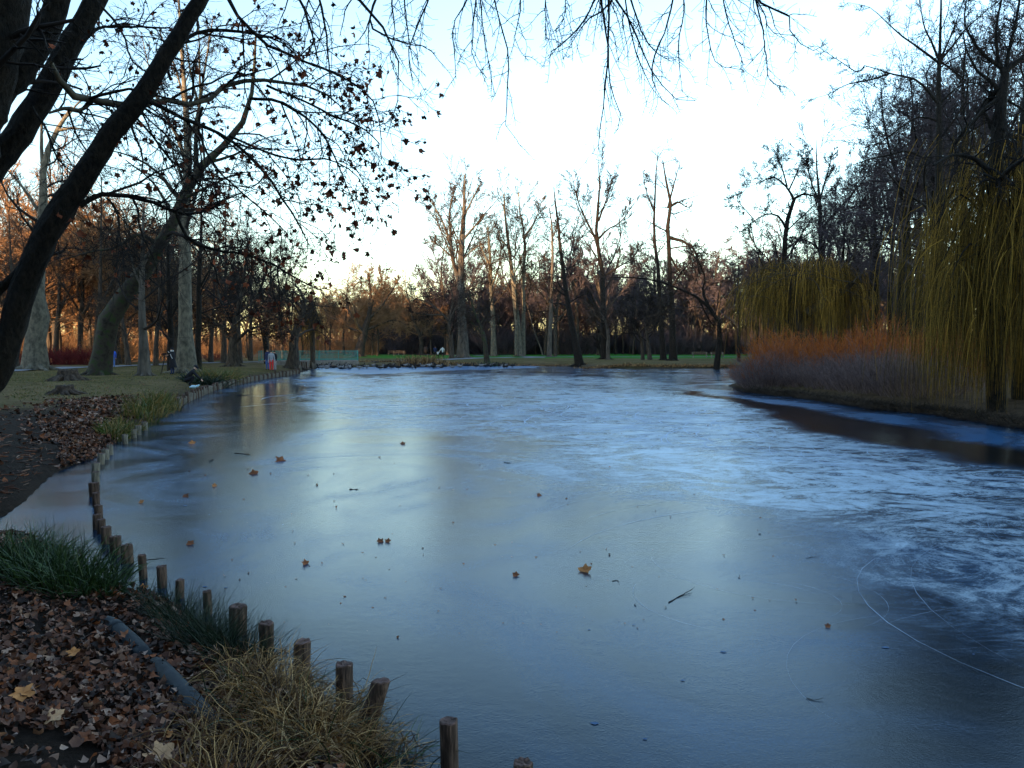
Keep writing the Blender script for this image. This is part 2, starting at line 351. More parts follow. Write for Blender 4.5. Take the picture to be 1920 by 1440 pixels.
# ------------------------------------------------------------------ ice
def icemat():
    m = bpy.data.materials.new('ice'); m.use_nodes = True
    t = m.node_tree; L = t.links.new; b = t.nodes['Principled BSDF']; b.inputs['IOR'].default_value = 1.31; b.inputs['Specular IOR Level'].default_value = .34; b.inputs['Specular Tint'].default_value = (.45, .75, 1, 1)
    at = t.nodes.new('ShaderNodeAttribute'); at.attribute_name = 'frost'
    tc = t.nodes.new('ShaderNodeTexCoord')
    def noise(scale, st=(1, 1, 1), rot=0, det=8, ro=.65, dist=0):
        mp = t.nodes.new('ShaderNodeMapping'); mp.inputs['Scale'].default_value = st; mp.inputs['Rotation'].default_value = (0, 0, rot); L(tc.outputs['Object'], mp.inputs[0])
        n = t.nodes.new('ShaderNodeTexNoise'); n.inputs['Scale'].default_value = scale; n.inputs['Detail'].default_value = det; n.inputs['Roughness'].default_value = ro; n.inputs['Distortion'].default_value = dist
        L(mp.outputs[0], n.inputs[0]); return n.outputs[0]
    def math_(op, a, bb):
        n = t.nodes.new('ShaderNodeMath'); n.operation = op
        for k, v in enumerate((a, bb)):
            if isinstance(v, (int, float)): n.inputs[k].default_value = v
            else: L(v, n.inputs[k])
        n.use_clamp = False; return n.outputs[0]
    def rng_(v, a, bb, c, dd):
        n = t.nodes.new('ShaderNodeMapRange'); n.inputs[1].default_value = a; n.inputs[2].default_value = bb; n.inputs[3].default_value = c; n.inputs[4].default_value = dd; L(v, n.inputs[0]); return n.outputs[0]
    sx = t.nodes.new('ShaderNodeSeparateColor'); L(at.outputs['Color'], sx.inputs[0])
    base, scr, whit = sx.outputs[0], sx.outputs[1], sx.outputs[2]
    st1 = rng_(noise(.45, (.9, 1.1, 1), .25, 12, .8, 3.0), .44, .66, 0, 1)      # long swept streaks
    st2 = rng_(noise(1.7, (.8, 1.3, 1), -.4, 12, .8, 2.2), .47, .68, 0, 1)
    cl = rng_(noise(.22, (1, .8, 1), .4, 9, .62, 2.6), .4, .62, .25, 1.7)
    fine = rng_(noise(45, (1, 1, 1), 0, 3), .35, .7, .7, 1.25)
    spk = rng_(noise(22, (1, 1, 1), 0, 2), .70, .74, 0, 1)
    streak = math_('ADD', math_('MULTIPLY', st1, .8), math_('MULTIPLY', st2, .6))
    sw = math_('MULTIPLY', scr, math_('ADD', .12, streak))
    fr = math_('ADD', math_('MULTIPLY', base, cl), sw)
    fr = math_('ADD', fr, math_('MULTIPLY', whit, 1.0))
    fr = math_('ADD', fr, math_('MULTIPLY', spk, math_('MULTIPLY', scr, .25)))
    fr = math_('MULTIPLY', fr, fine)
    cln = t.nodes.new('ShaderNodeClamp'); L(fr, cln.inputs[0]); fr = cln.outputs[0]
    mx = t.nodes.new('ShaderNodeMix'); mx.data_type = 'RGBA'; L(fr, mx.inputs[0])
    mx.inputs[6].default_value = (0.003, 0.007, 0.011, 1)
    m2 = t.nodes.new('ShaderNodeMix'); m2.data_type = 'RGBA'; m2.inputs[6].default_value = (0.04, 0.145, 0.32, 1); m2.inputs[7].default_value = (0.50, 0.63, 0.76, 1); L(rng_(sw, .05, .5, 0, 1), m2.inputs[0]); L(m2.outputs[2], mx.inputs[7])
    L(mx.outputs[2], b.inputs['Base Color'])
    rg = rng_(fr, 0, .6, .07, .34); L(rg, b.inputs['Roughness'])
    bh = math_('ADD', math_('MULTIPLY', noise(9, (1, 1, 1), 0, 6, .6), .3), math_('MULTIPLY', noise(70, (1, 1, 1), 0, 2), .25))
    bh = math_('ADD', bh, math_('MULTIPLY', noise(1.2, (1, 1, 1), 0, 3), .5))
    bp = t.nodes.new('ShaderNodeBump'); bp.inputs['Strength'].default_value = .45; bp.inputs['Distance'].default_value = .012
    bh = math_('ADD', bh, math_('MULTIPLY', noise(30, (1, 1, 1), 0, 3, .6), .16))
    L(bh, bp.inputs['Height']); L(bp.outputs[0], b.inputs['Normal'])
    return m
an2 = np.radians(np.linspace(-42, 70, 330)); rr2 = np.concatenate([np.geomspace(1.4, 140, 250)])
X2 = rr2[:, None] * np.sin(an2)[None]; Y2 = rr2[:, None] * np.cos(an2)[None]
nr, na = X2.shape
i = np.arange(nr - 1)[:, None] * na; j = np.arange(na - 1)[None]
q = np.stack([i + j, i + j + 1, i + na + j + 1, i + na + j], -1).reshape(-1, 4)
d2 = sdist(X2, Y2)
keep = (d2[q] < 0.5).any(1)
g = MB(); g.add(np.stack([X2, Y2, np.zeros_like(X2)], -1), [q[keep]])
ice = g.build('water', icemat()); tag(ice, 'frozen pond surface of grey blue ice with skate scratches', None, None, 'structure')
# frost painted where it lies on the pond: r = thin frost, g = skate scratched, b = white rime
def inpoly(poly, soft=0):
    poly = np.array([G(*p)[:2] for p in poly]); x = X2.ravel() ; y = Y2.ravel()
    # warp a little so that edges wander
    x = x + (vnoise(X2, Y2, 2.2, 31).ravel() - .5) * 1.1 ; y = y + (vnoise(X2, Y2, 2.6, 32).ravel() - .5) * 2.0
    best = np.full(x.shape, 1e9); ins = np.zeros(x.shape, bool); n = len(poly)
    for a in range(n):
        x0, y0 = poly[a]; x1, y1 = poly[(a + 1) % n]; dx, dy = x1 - x0, y1 - y0
        t = np.clip(((x - x0) * dx + (y - y0) * dy) / (dx * dx + dy * dy), 0, 1)
        best = np.minimum(best, np.hypot(x - x0 - t * dx, y - y0 - t * dy))
        ins ^= ((y0 > y) != (y1 > y)) & (x < (x1 - x0) * (y - y0) / (y1 - y0 + 1e-12) + x0)
    s = np.where(ins, best, -best).reshape(X2.shape)
    return sm(s / max(soft, .01) * .5 + .5)
dd = -d2.reshape(X2.shape)
base = .22 + .08 * sm((np.hypot(X2, Y2) - 8) / 14)
scr = inpoly([(560, 712), (900, 700), (1230, 712), (1330, 742), (1460, 765), (1560, 822), (1750, 850), (1960, 884), (2000, 1180), (1880, 1150), (1700, 1060), (1500, 985), (1150, 940), (950, 850), (760, 800), (600, 770)], 2.5)
scr2 = inpoly([(1040, 735), (1330, 745), (1560, 825), (1750, 853), (1960, 890), (2000, 1120), (1800, 1020), (1500, 965), (1150, 915), (1060, 800)], 2.0)
scr = scr * .6 + scr2 * .5
base = base * (1 - .3 * scr)
clear1 = inpoly([(1240, 728), (1300, 733), (1450, 757), (1640, 792), (1930, 852), (1990, 900), (1750, 848), (1545, 820), (1440, 770), (1330, 745)], .35)
base = base * (1 - .97 * clear1); scr = scr * (1 - clear1)
clear_refl = inpoly([(1730, 1075), (2000, 1200), (2000, 1500), (1640, 1500), (1700, 1300)], .25)  # frost thinned at this corner: partly clear ice, mostly painted dark tree reflection
base = base * (1 - .8 * clear_refl)
clear3 = inpoly([(395, 765), (420, 738), (470, 722), (540, 718), (590, 726), (560, 745), (600, 775), (560, 800), (500, 870), (470, 930), (420, 930), (370, 860), (400, 800)], .5)
base = base * (1 - .75 * clear3); scr = scr * (1 - .8 * clear3)
edge = sm(1 - dd / 1.2)
wht = inpoly([(590, 690), (700, 688), (1000, 686), (1010, 690), (820, 695), (690, 702), (600, 697)], .6) * .7
wht = np.maximum(wht, inpoly([(560, 716), (600, 706), (655, 702), (640, 706), (600, 714)], .3) * .6)
wht = np.maximum(wht, inpoly([(1285, 731), (1330, 729), (1400, 741), (1640, 772), (1900, 812), (1930, 846), (1640, 789), (1450, 755)], .25) * .30)
band = lambda ps, w_: inpoly(ps, .35) * w_ * (.5 + vnoise(X2, Y2, .7, 41))
wht = np.maximum(wht, band([(400, 985), (600, 1075), (880, 1180), (1220, 1290), (1520, 1425), (1440, 1440), (1180, 1330), (840, 1225), (560, 1115), (390, 1010)], .11))
wht = np.maximum(wht, band([(560, 1000), (820, 1090), (1120, 1150), (1500, 1210), (1500, 1235), (1110, 1180), (800, 1120), (550, 1020)], .07))
wht = np.maximum(wht, band([(1350, 1290), (1600, 1350), (1900, 1400), (1900, 1420), (1590, 1375), (1340, 1305)], .13))
wht = np.maximum(wht, band([(640, 1240), (900, 1300), (1150, 1420), (1080, 1440), (860, 1340), (630, 1260)], .08))
fa = ice.data.color_attributes.new('frost', 'FLOAT_COLOR', 'POINT')
fa.data.foreach_set('color', np.stack([base * (1 - .5 * edge), scr * 1.0, wht, np.ones_like(base)], -1).astype(np.float32).ravel())

# skate marks: long thin arcs of rime, and trapped air bubbles
def tracks(n, cx, cy, sx, sy, rad, wd, rot=0):
    t = np.linspace(0, 1, 14); V = []; Fq = []
    for a in range(n):
        x = cx + rng.normal() * sx; y = cy + rng.normal() * sy
        r = rad * rng.uniform(.4, 3.0); a0 = rot + rng.normal() * .55 + (math.pi if rng.random() < .5 else 0); le = rng.uniform(.15, 1.0) * min(2.2, 9 / r)
        sg = 1 if rng.random() < .5 else -1
        th = a0 + sg * t * le
        px = x + np.cumsum(np.cos(th)) * r * le / 14; py = y + np.cumsum(np.sin(th)) * r * le / 14
        nx = -np.sin(th); ny = np.cos(th)
        uu = 960 + F * px / py; vv = 647 + F * CH / py
        if ((uu > 1230) & (vv < np.interp(uu, [1230, 1440, 1545, 1930], [735, 772, 828, 900]))).any(): continue
        ww = wd * rng.uniform(.4, 1.5) * np.sin(np.pi * t) ** .6 * (.6 + .4 * np.sin(t * 20 + a))
        if (sdist(px, py) > -.3).any() or (cy > 12 and (py < 11.5 + np.abs(px - 12) * .9).any()): continue
        z = 0.004 + 0.0002 * (a % 10)
        k = len(V) * 28
        V.append(np.stack([np.stack([px + nx * ww, py + ny * ww, np.full(14, z)], 1), np.stack([px - nx * ww, py - ny * ww, np.full(14, z)], 1)], 1).reshape(-1, 3))
        b0 = k + np.arange(13) * 2
        Fq.append(np.stack([b0, b0 + 1, b0 + 3, b0 + 2], 1))
    return np.concatenate(V), np.concatenate(Fq)
mb = MB()
for args in [(900, 6, 27, 5, 6, 4, .024), (900, 10.5, 17, 3.5, 3, 3.0, .015), (240, 3, 38, 6, 10, 6, .035), (110, 8, 12, 2.2, 1.6, 1.6, .0035), (24, 4.5, 9, 2.2, 1.2, .8, .0012)]:
    v, f = tracks(*args, rot=.15); mb.add(v, [f[:, ::-1]])
tag(mb.build('skate_marks', M['frost_track']), 'thin white curved skate scratches crossing the frozen pond', None, None, 'stuff')
mb = MB()
for k in range(14):
    px, py = (rng.uniform(250, 700), rng.uniform(900, 1150)) if k < 6 else (rng.uniform(900, 1900), rng.uniform(1150, 1420))
    c = G(px, py); r = rng.uniform(.005, .022); a = np.linspace(0, 2 * math.pi, 13)[:-1]
    rad = r * (1 + .35 * rng.standard_normal(12) * .5)
    mb.add(np.stack([c[0] + rad * np.cos(a) * 1.5, c[1] + rad * np.sin(a), np.full(12, .0045 + k * 1e-5)], 1), [np.arange(12)[None]])
tag(mb.build('air_bubbles', M['bubble']), 'pale air bubbles frozen in the dark ice', None, None, 'stuff')

# ------------------------------------------------------------------ path, bridge
def ribbon(pts, width, name, m, z):
    p, _ = resample(np.array([(x, y, 0) for x, y in pts]), np.ones(len(pts)), 90)
    T = nrm(np.gradient(p, axis=0)); nx = np.stack([-T[:, 1], T[:, 0], 0 * T[:, 0]], 1)
    V = []
    for k in np.linspace(-.5, .5, 5):
        e = p + nx * width * k; e[:, 2] = height(e[:, 0], e[:, 1]) + z; V.append(e)
    hmax = np.max([v[:, 2] for v in V], axis=0)
    for v in V: v[:, 2] = hmax + .02
    V = np.stack(V, 1); n = 90
    i = np.arange(n - 1)[:, None] * 5; j = np.arange(4)[None]
    q = np.stack([i + j, i + j + 1, i + 5 + j + 1, i + 5 + j], -1).reshape(-1, 4)
    b = MB(); b.add(V, [q]); return tag(b.build(name, m), None, None, None, 'structure')
ribbon([(-75, 40), (-50, 48), (-39.5, 58), (-36.5, 72), (-34, 86), (-30.5, 94), (-27, 97.5)], 3.0, 'path', M['asphalt'], .01)
ribbon([(-16.8, 98), (-12, 106), (-4, 124), (8, 138), (30, 140), (60, 132), (90, 125)], 3.0, 'path', M['asphalt'], .01)
ribbon([(-8, 118), (4, 132), (-2, 148), (-18, 165), (-50, 180)], 2.2, 'path', M['asphalt'], .006)

def box(mb, c, s, mat_=0, rz=0.0, tilt=None):
    c = np.asarray(c, float); s = np.asarray(s, float) / 2
    v = np.array([[x, y, z] for x in (-1, 1) for y in (-1, 1) for z in (-1, 1)], float) * s
    cr, sr = math.cos(rz), math.sin(rz); v = np.stack([v[:, 0] * cr - v[:, 1] * sr, v[:, 0] * sr + v[:, 1] * cr, v[:, 2]], 1)
    mb.add(v + c, [np.array([[0, 1, 3, 2], [4, 6, 7, 5], [0, 4, 5, 1], [2, 3, 7, 6], [0, 2, 6, 4], [1, 5, 7, 3]])], mat_, smooth=False)
BR = np.array([-22.3, 94.0]); 
br = empty('footbridge', (BR[0], BR[1], 0.0), 'low footbridge with turquoise railings at the far end of the pond', 'bridge')
Lb, Wb, DZ, rzb = 10.5, 3.2, 0.62, 0.20
def bl(x, y, z): return (BR[0] + x * math.cos(rzb) - y * math.sin(rzb), BR[1] + x * math.sin(rzb) + y * math.cos(rzb), z)
b = MB(); box(b, bl(0, 0, DZ), (Lb, Wb, .16), rz=rzb); box(b, bl(0, -Wb / 2 + .1, DZ - .25), (Lb, .2, .34), rz=rzb); box(b, bl(0, Wb / 2 - .1, DZ - .25), (Lb, .2, .34), rz=rzb)
b.build('deck', M['concrete'], br)
for sx in (-1, 1):
    b = MB(); box(b, bl(sx * (Lb / 2 - .35), 0, .1), (.9, Wb + .3, .87), rz=rzb); b.build('abutment', M['concrete'], br)
for sy in (-1, 1):
    b = MB()
    for z in (1.05, .14): box(b, bl(0, sy * (Wb / 2 - .12), DZ + .08 + z), (Lb, .06, .06), rz=rzb)
    for x in np.arange(-Lb / 2 + .06, Lb / 2, .13): box(b, bl(x, sy * (Wb / 2 - .12), DZ + .67), (.028, .028, .98), rz=rzb)
    rl = b.build('railing', M['teal'], br)
    for x in np.linspace(-Lb / 2 + .03, Lb / 2 - .03, 6):
        b = MB(); box(b, bl(x, sy * (Wb / 2 - .12), DZ + .62), (.08, .08, 1.14), rz=rzb)
        b.build('railing_post', M['teal'], br)

# ------------------------------------------------------------------ trees
def curve_lines(spec, Y, K=10, jit=.12):
    """spec: list of lines; a line is a list of (px, py, width_px[, dY])"""
    Ps, Rs = [], []
    for l in spec:
        p = []; r = []
        for k in l:
            y = Y + (k[3] if len(k) > 3 else 0); p.append(A(k[0], k[1], y)); r.append(k[2] / 2 * y / F)
        a, c = resample(p, r, K, jit); Ps.append(a); Rs.append(c)
    return np.array(Ps), np.array(Rs)
STY = {
 'elm': [dict(m=10, t0=.28, ang=36, lf=.48, K=7, wander=.13, trop=(0, 0, .09), rf=.34, tfall=.7), dict(m=7, t0=.15, ang=36, lf=.5, K=4, wander=.16, trop=(0, 0, .05), rf=.45), dict(m=6, t0=.1, ang=34, lf=.55, K=3, wander=.18, trop=(0, 0, .04), rf=.55), dict(m=3, t0=.1, ang=34, lf=.7, K=2, wander=.15, trop=(0, 0, .05), rf=.6)],
 'alder': [dict(m=14, t0=.25, ang=65, lf=.2, K=6, wander=.2, trop=(0, 0, .03), rf=.3), dict(m=8, t0=.15, ang=48, lf=.55, K=4, wander=.25, trop=(0, 0, .02), rf=.45), dict(m=5, t0=.15, ang=44, lf=.62, K=3, wander=.25, trop=(0, 0, 0), rf=.55), dict(m=3, t0=.15, ang=40, lf=.75, K=2, wander=.2, trop=(0, 0, 0), rf=.6)],
 'bushy': [dict(m=10, t0=.22, ang=48, lf=.52, K=6, wander=.22, trop=(0, 0, .04), rf=.36), dict(m=8, t0=.15, ang=46, lf=.55, K=4, wander=.28, trop=(0, 0, .03), rf=.45), dict(m=6, t0=.1, ang=42, lf=.6, K=3, wander=.25, trop=(0, 0, .02), rf=.55), dict(m=3, t0=.1, ang=40, lf=.75, K=2, wander=.2, trop=(0, 0, .0), rf=.6)],
}
def crown(P, Rr, style, minr, lite=False):
    lv = [dict(x) for x in (STY[style] if isinstance(style, str) else style)]
    if lite: lv = lv[:3]; lv[2]['K'] = 3; lv[2]['lf'] = .8
    out = []
    p, r = P, Rr
    for k, s in enumerate(lv):
        s.setdefault('minr', minr * (1.6 if k == 0 else 1.2 if k == 1 else 1)); p, r = shoots(p, r, **s); out.append((p, r))
    return out
def tree(name, spec, Y, label, cat='tree', style='elm', bark='bark_brown', twig='twig_dark', minr=None, base=True, K=10, group=None, sides=9, lite=False, jit=.12, flare=1.25):
    minr = minr or float(np.clip(Y * .00019, .009, .027))
    P, Rr = curve_lines(spec, Y, K, jit)
    tp_ = np.linspace(1, .55, K)[None]; Rr = Rr * np.where(np.arange(len(Rr))[:, None] == 0, np.linspace(1, .7, K)[None], tp_ * .85)
    p0 = P[0, 0].copy()
    if base:
        z0 = H(p0[0], p0[1]); P[0, 0, 2] = z0 - .15; Rr[0, 0] *= flare
        p0[2] = z0
    root = empty(name, (p0[0], p0[1], p0[2]), label, cat, group)
    b = MB(); tubes(b, P, Rr, sides, rough=.04); b.build('trunk', M[bark], root)
    if base and Rr[0, 1] > .3:
        for a_ in np.arange(7) / 7 * 2 * math.pi + rng.random():
            r0_ = float(Rr[0, 0]); dx, dy = math.cos(a_), math.sin(a_); L_ = r0_ * rng.uniform(1.7, 2.6)
            q, rr_ = resample([[P[0, 0, 0] + dx * r0_ * .45, P[0, 0, 1] + dy * r0_ * .45, z0 + r0_ * .75], [P[0, 0, 0] + dx * r0_ * .95, P[0, 0, 1] + dy * r0_ * .95, z0 + r0_ * .15], [P[0, 0, 0] + dx * L_, P[0, 0, 1] + dy * L_, z0 - .12]], [r0_ * .26, r0_ * .2, r0_ * .07], 7, .1)
            b = MB(); tubes(b, q, rr_, 7); b.build('root', M[bark], root)
    lv = crown(P, Rr, style, minr, lite)
    b = MB()
    for k, (p, r) in enumerate(lv): tubes(b, p, r, 5 if k == 0 else 3)
    b.build('crown', M[twig], root)
    return root, P, Rr, lv

# --- tall trees on the far bank
FY = 128
tree('elm_tree', [[(868, 668, 22), (866, 600, 17), (864, 540, 15), (867, 440, 12), (870, 380, 8), (872, 325, 3)],
                  [(864, 545, 12), (850, 490, 10), (840, 440, 8), (822, 400, 5), (800, 365, 3)],
                  [(851, 500, 7, 1), (843, 420, 7, 2), (846, 380, 5, 2), (856, 350, 3, 3)],
                  [(868, 450, 6), (880, 435, 5), (900, 415, 3), (920, 405, 2)], [(868, 485, 5), (885, 470, 4), (905, 455, 2)],
                  [(868, 410, 6, -1), (885, 375, 4, -2), (903, 340, 2, -3)], [(846, 480, 5, -1), (815, 455, 3, -2), (795, 455, 2, -2)]],
     FY, 'tallest bare elm with wide forked crown, behind the far shore beside the strolling family', style='elm', bark='bark_grey', twig='twig_brown')
tree('elm_tree', [[(847, 669, 9), (846, 630, 8), (842, 600, 7), (850, 565, 5), (845, 540, 3)], [(845, 605, 6), (825, 585, 5), (800, 565, 4), (775, 560, 3), (758, 545, 2)],
                  [(843, 600, 6), (860, 570, 5), (880, 545, 4), (905, 525, 3)], [(830, 590, 4), (800, 590, 3), (770, 585, 2)]],
     122, 'small bare tree with arching low branches just left of the tallest elm', lite=True, style='bushy', bark='bark_brown')
tree('alder_tree', [[(914, 677, 10), (906, 630, 9), (896, 600, 7), (885, 570, 5), (880, 545, 3)], [(900, 610, 6), (915, 585, 5), (922, 560, 3)], [(905, 628, 5), (885, 605, 4), (868, 590, 2)]],
     101, 'short crooked tree leaning over the far bank, with a grassy foot', lite=True, style='bushy', bark='bark_moss', twig='twig_brown')
tree('poplar_tree', [[(926, 663, 11), (924, 600, 9), (920, 520, 8), (917, 450, 6), (915, 425, 3)], [(921, 540, 6), (935, 500, 5), (940, 460, 3)], [(919, 500, 5), (905, 470, 4), (896, 440, 2)]],
     148, 'slender bare tree with sunlit upper trunk, right of the tallest elm', style='bushy', bark='bark_plane', twig='twig_brown')
tree('elm_tree', [[(973, 667, 13), (970, 600, 11), (962, 530, 9), (953, 450, 7), (946, 400, 5), (945, 360, 3)], [(981, 667, 12, 1), (982, 600, 10, 1), (981, 520, 9, 1), (984, 450, 8, 1), (975, 400, 5, 1), (972, 360, 3, 1)],
                  [(968, 667, 7, -1), (968, 580, 6, -1), (965, 500, 4, -1), (968, 440, 3, -1)], [(983, 445, 6), (1000, 420, 5), (1010, 395, 3), (1018, 370, 2)], [(956, 465, 5), (940, 450, 4), (932, 420, 2)]],
     142, 'trio of tall bare trunks rising from one foot, golden at the top', style='elm', bark='bark_plane', twig='twig_brown')
tree('elm_tree', [[(1030, 668, 9), (1032, 600, 8), (1036, 500, 7), (1035, 430, 5), (1030, 390, 3)], [(1035, 450, 4), (1045, 420, 3), (1050, 395, 2)]],
     138, 'thin straight bare trunk between the three trunks and the leaning alder', lite=True, style='alder', bark='bark_grey')
tree('alder_tree', [[(1087, 680, 15), (1078, 640, 13), (1068, 590, 11), (1058, 520, 9), (1048, 440, 7), (1040, 370, 4), (1038, 350, 2)]],
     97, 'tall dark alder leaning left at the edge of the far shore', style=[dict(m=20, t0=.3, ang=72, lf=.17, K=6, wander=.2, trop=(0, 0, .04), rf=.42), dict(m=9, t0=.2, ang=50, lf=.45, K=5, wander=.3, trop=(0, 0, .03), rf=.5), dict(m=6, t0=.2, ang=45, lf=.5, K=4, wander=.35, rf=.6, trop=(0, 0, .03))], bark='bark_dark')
tree('poplar_tree', [[(1134, 676, 14), (1131, 600, 12), (1127, 500, 10), (1118, 450, 8), (1120, 400, 7), (1124, 350, 4), (1122, 310, 2)],
                     [(1118, 450, 6), (1100, 415, 5), (1085, 380, 4), (1072, 330, 2)], [(1119, 450, 6), (1140, 430, 4), (1165, 415, 4), (1190, 380, 2)],
                     [(1122, 415, 5), (1138, 370, 4), (1150, 330, 2)], [(1130, 520, 5), (1160, 500, 4), (1185, 485, 4), (1200, 460, 2)], [(1131, 676, 8, 1), (1123, 650, 6, 1), (1118, 620, 4, 1)]],
     115, 'tall bare poplar with a forked top behind the mossy bank', style='elm', bark='bark_dark')
tree('hawthorn_tree', [[(1205, 674, 7), (1203, 640, 6), (1195, 600, 4), (1190, 560, 3)], [(1203, 640, 4), (1190, 615, 3), (1175, 600, 2)]], 112, 'thin low tree, first of a close pair on the far bank', lite=True, style='bushy', bark='bark_brown')
tree('hawthorn_tree', [[(1219, 674, 9), (1214, 640, 7), (1212, 600, 5), (1220, 550, 3)], [(1214, 630, 4), (1228, 605, 3), (1235, 580, 2)]], 111, 'thicker low tree, second of a close pair on the far bank', lite=True, style='bushy', bark='bark_brown')
tree('oak_tree', [[(1244, 676, 11), (1240, 600, 9), (1233, 500, 8), (1226, 440, 6), (1228, 370, 5), (1230, 320, 3), (1234, 285, 2)], [(1228, 400, 4), (1212, 360, 3), (1205, 320, 2)]],
     108, 'thinner of two tall dark trunks standing close together, behind the far bank', lite=True, style='alder', bark='bark_dark')
tree('oak_tree', [[(1262, 676, 14), (1260, 600, 12), (1256, 500, 10), (1252, 420, 9), (1258, 370, 7), (1245, 330, 5), (1242, 300, 2)],
                  [(1255, 445, 8), (1285, 455, 7), (1305, 475, 6), (1312, 520, 4)], [(1303, 475, 4), (1325, 475, 3), (1345, 485, 2)], [(1255, 390, 5), (1270, 378, 4), (1290, 390, 3), (1298, 380, 2)],
                  [(1252, 390, 5), (1265, 340, 4), (1275, 305, 2)], [(1256, 480, 5), (1275, 510, 4), (1300, 520, 3)]],
     106, 'thicker of two tall dark trunks with broken crooked limbs, behind the far bank', style=[dict(m=8, t0=.35, ang=60, lf=.26, K=6, wander=.3, rf=.45), dict(m=8, t0=.15, ang=55, lf=.5, K=5, wander=.35, rf=.5, trop=(0, 0, .03)), dict(m=7, t0=.1, ang=50, lf=.5, K=4, wander=.35, rf=.6, trop=(0, 0, .02))], bark='bark_dark')
tree('willow_tree', [[(1342, 668, 11), (1352, 620, 9), (1340, 590, 8), (1310, 560, 6), (1270, 540, 4.5), (1225, 525, 3.5), (1180, 520, 3), (1145, 520, 2)],
                     [(1330, 580, 8), (1318, 545, 6), (1322, 520, 4), (1308, 490, 4), (1290, 470, 3)], [(1310, 560, 5), (1330, 600, 3), (1350, 625, 2)], [(1270, 542, 4), (1250, 570, 3), (1225, 600, 2)]],
     84, 'half fallen dark tree stretching low to the left from the pale willow', style='bushy', bark='bark_dark', twig='twig_brown')
tree('birch_tree', [[(1018, 664, 3), (1005, 630, 2.4), (993, 590, 1.8), (985, 560, 1)]], 165, 'thin pale birch trunk leaning left before the dark wood', lite=True, style='alder', bark='bark_birch')
tree('dead_tree', [[(1140, 660, 7), (1138, 610, 6), (1120, 582, 4), (1108, 580, 2)], [(1135, 600, 4), (1112, 592, 3), (1100, 600, 1)]], 113, 'small pale bushy tree crossing the foot of the tall poplar', lite=True, style='bushy', bark='bark_grey', twig='twig_brown')
# shrubby tree at the middle left of the far bank
tree('oak_tree', [[(672, 660, 18), (682, 630, 14), (690, 600, 12), (695, 560, 8), (690, 510, 3)], [(684, 625, 8), (660, 595, 6), (650, 560, 4), (655, 510, 2)], [(690, 600, 8), (715, 575, 6), (735, 545, 4), (745, 530, 2)],
                  [(685, 620, 6), (720, 605, 5), (745, 600, 3), (760, 610, 2)], [(682, 625, 6), (655, 615, 5), (630, 600, 3), (610, 590, 2)], [(692, 590, 6, 2), (705, 550, 4, 3), (720, 510, 2, 4)]],
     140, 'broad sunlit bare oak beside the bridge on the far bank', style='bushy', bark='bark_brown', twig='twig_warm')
tree('oak_tree', [[(790, 662, 10), (788, 630, 8), (775, 600, 6), (765, 560, 4), (760, 535, 2)], [(788, 632, 6), (800, 600, 5), (815, 570, 3)]], 165, 'bare bushy tree behind the strolling family', lite=True, style='bushy', bark='bark_brown', twig='twig_warm')

# --- trees behind the willows on the right
tree('ash_tree', [[(1466, 690, 14), (1468, 560, 12), (1473, 440, 11), (1479, 400, 10), (1490, 372, 9)], [(1488, 374, 6), (1474, 350, 5), (1450, 332, 4), (1425, 342, 3), (1398, 352, 2)],
                  [(1472, 425, 6), (1458, 404, 5), (1435, 402, 4), (1413, 415, 3), (1395, 432, 2)], [(1480, 355, 4), (1498, 315, 3), (1508, 280, 2)], [(1490, 372, 6), (1508, 364, 5), (1530, 370, 5), (1540, 382, 4)],
                  [(1476, 350, 4, 2), (1465, 310, 3, 3), (1450, 280, 2, 4)], [(1412, 410, 3), (1390, 385, 2), (1366, 362, 1)]],
     72, 'bare tree with a bent forked trunk above the pale willow', style='bushy', bark='bark_dark', K=9)
tree('ash_tree', [[(1540, 690, 14), (1540, 560, 12), (1538, 440, 10), (1537, 380, 8), (1532, 320, 4), (1530, 262, 2)], [(1540, 430, 7), (1565, 400, 6), (1600, 362, 4), (1635, 315, 3), (1668, 270, 2)],
                  [(1537, 375, 5), (1550, 330, 4), (1562, 285, 2)], [(1537, 378, 4), (1520, 340, 3), (1512, 290, 2)], [(1567, 398, 4), (1566, 375, 3), (1570, 340, 2)], [(1538, 470, 5), (1510, 450, 4), (1480, 455, 2)],
                  [(1570, 395, 5, -2), (1620, 385, 4, -4), (1660, 390, 2, -5)]],
     68, 'bare tree with upright fan shaped crown behind the pale willow', style='elm', bark='bark_dark', K=9)
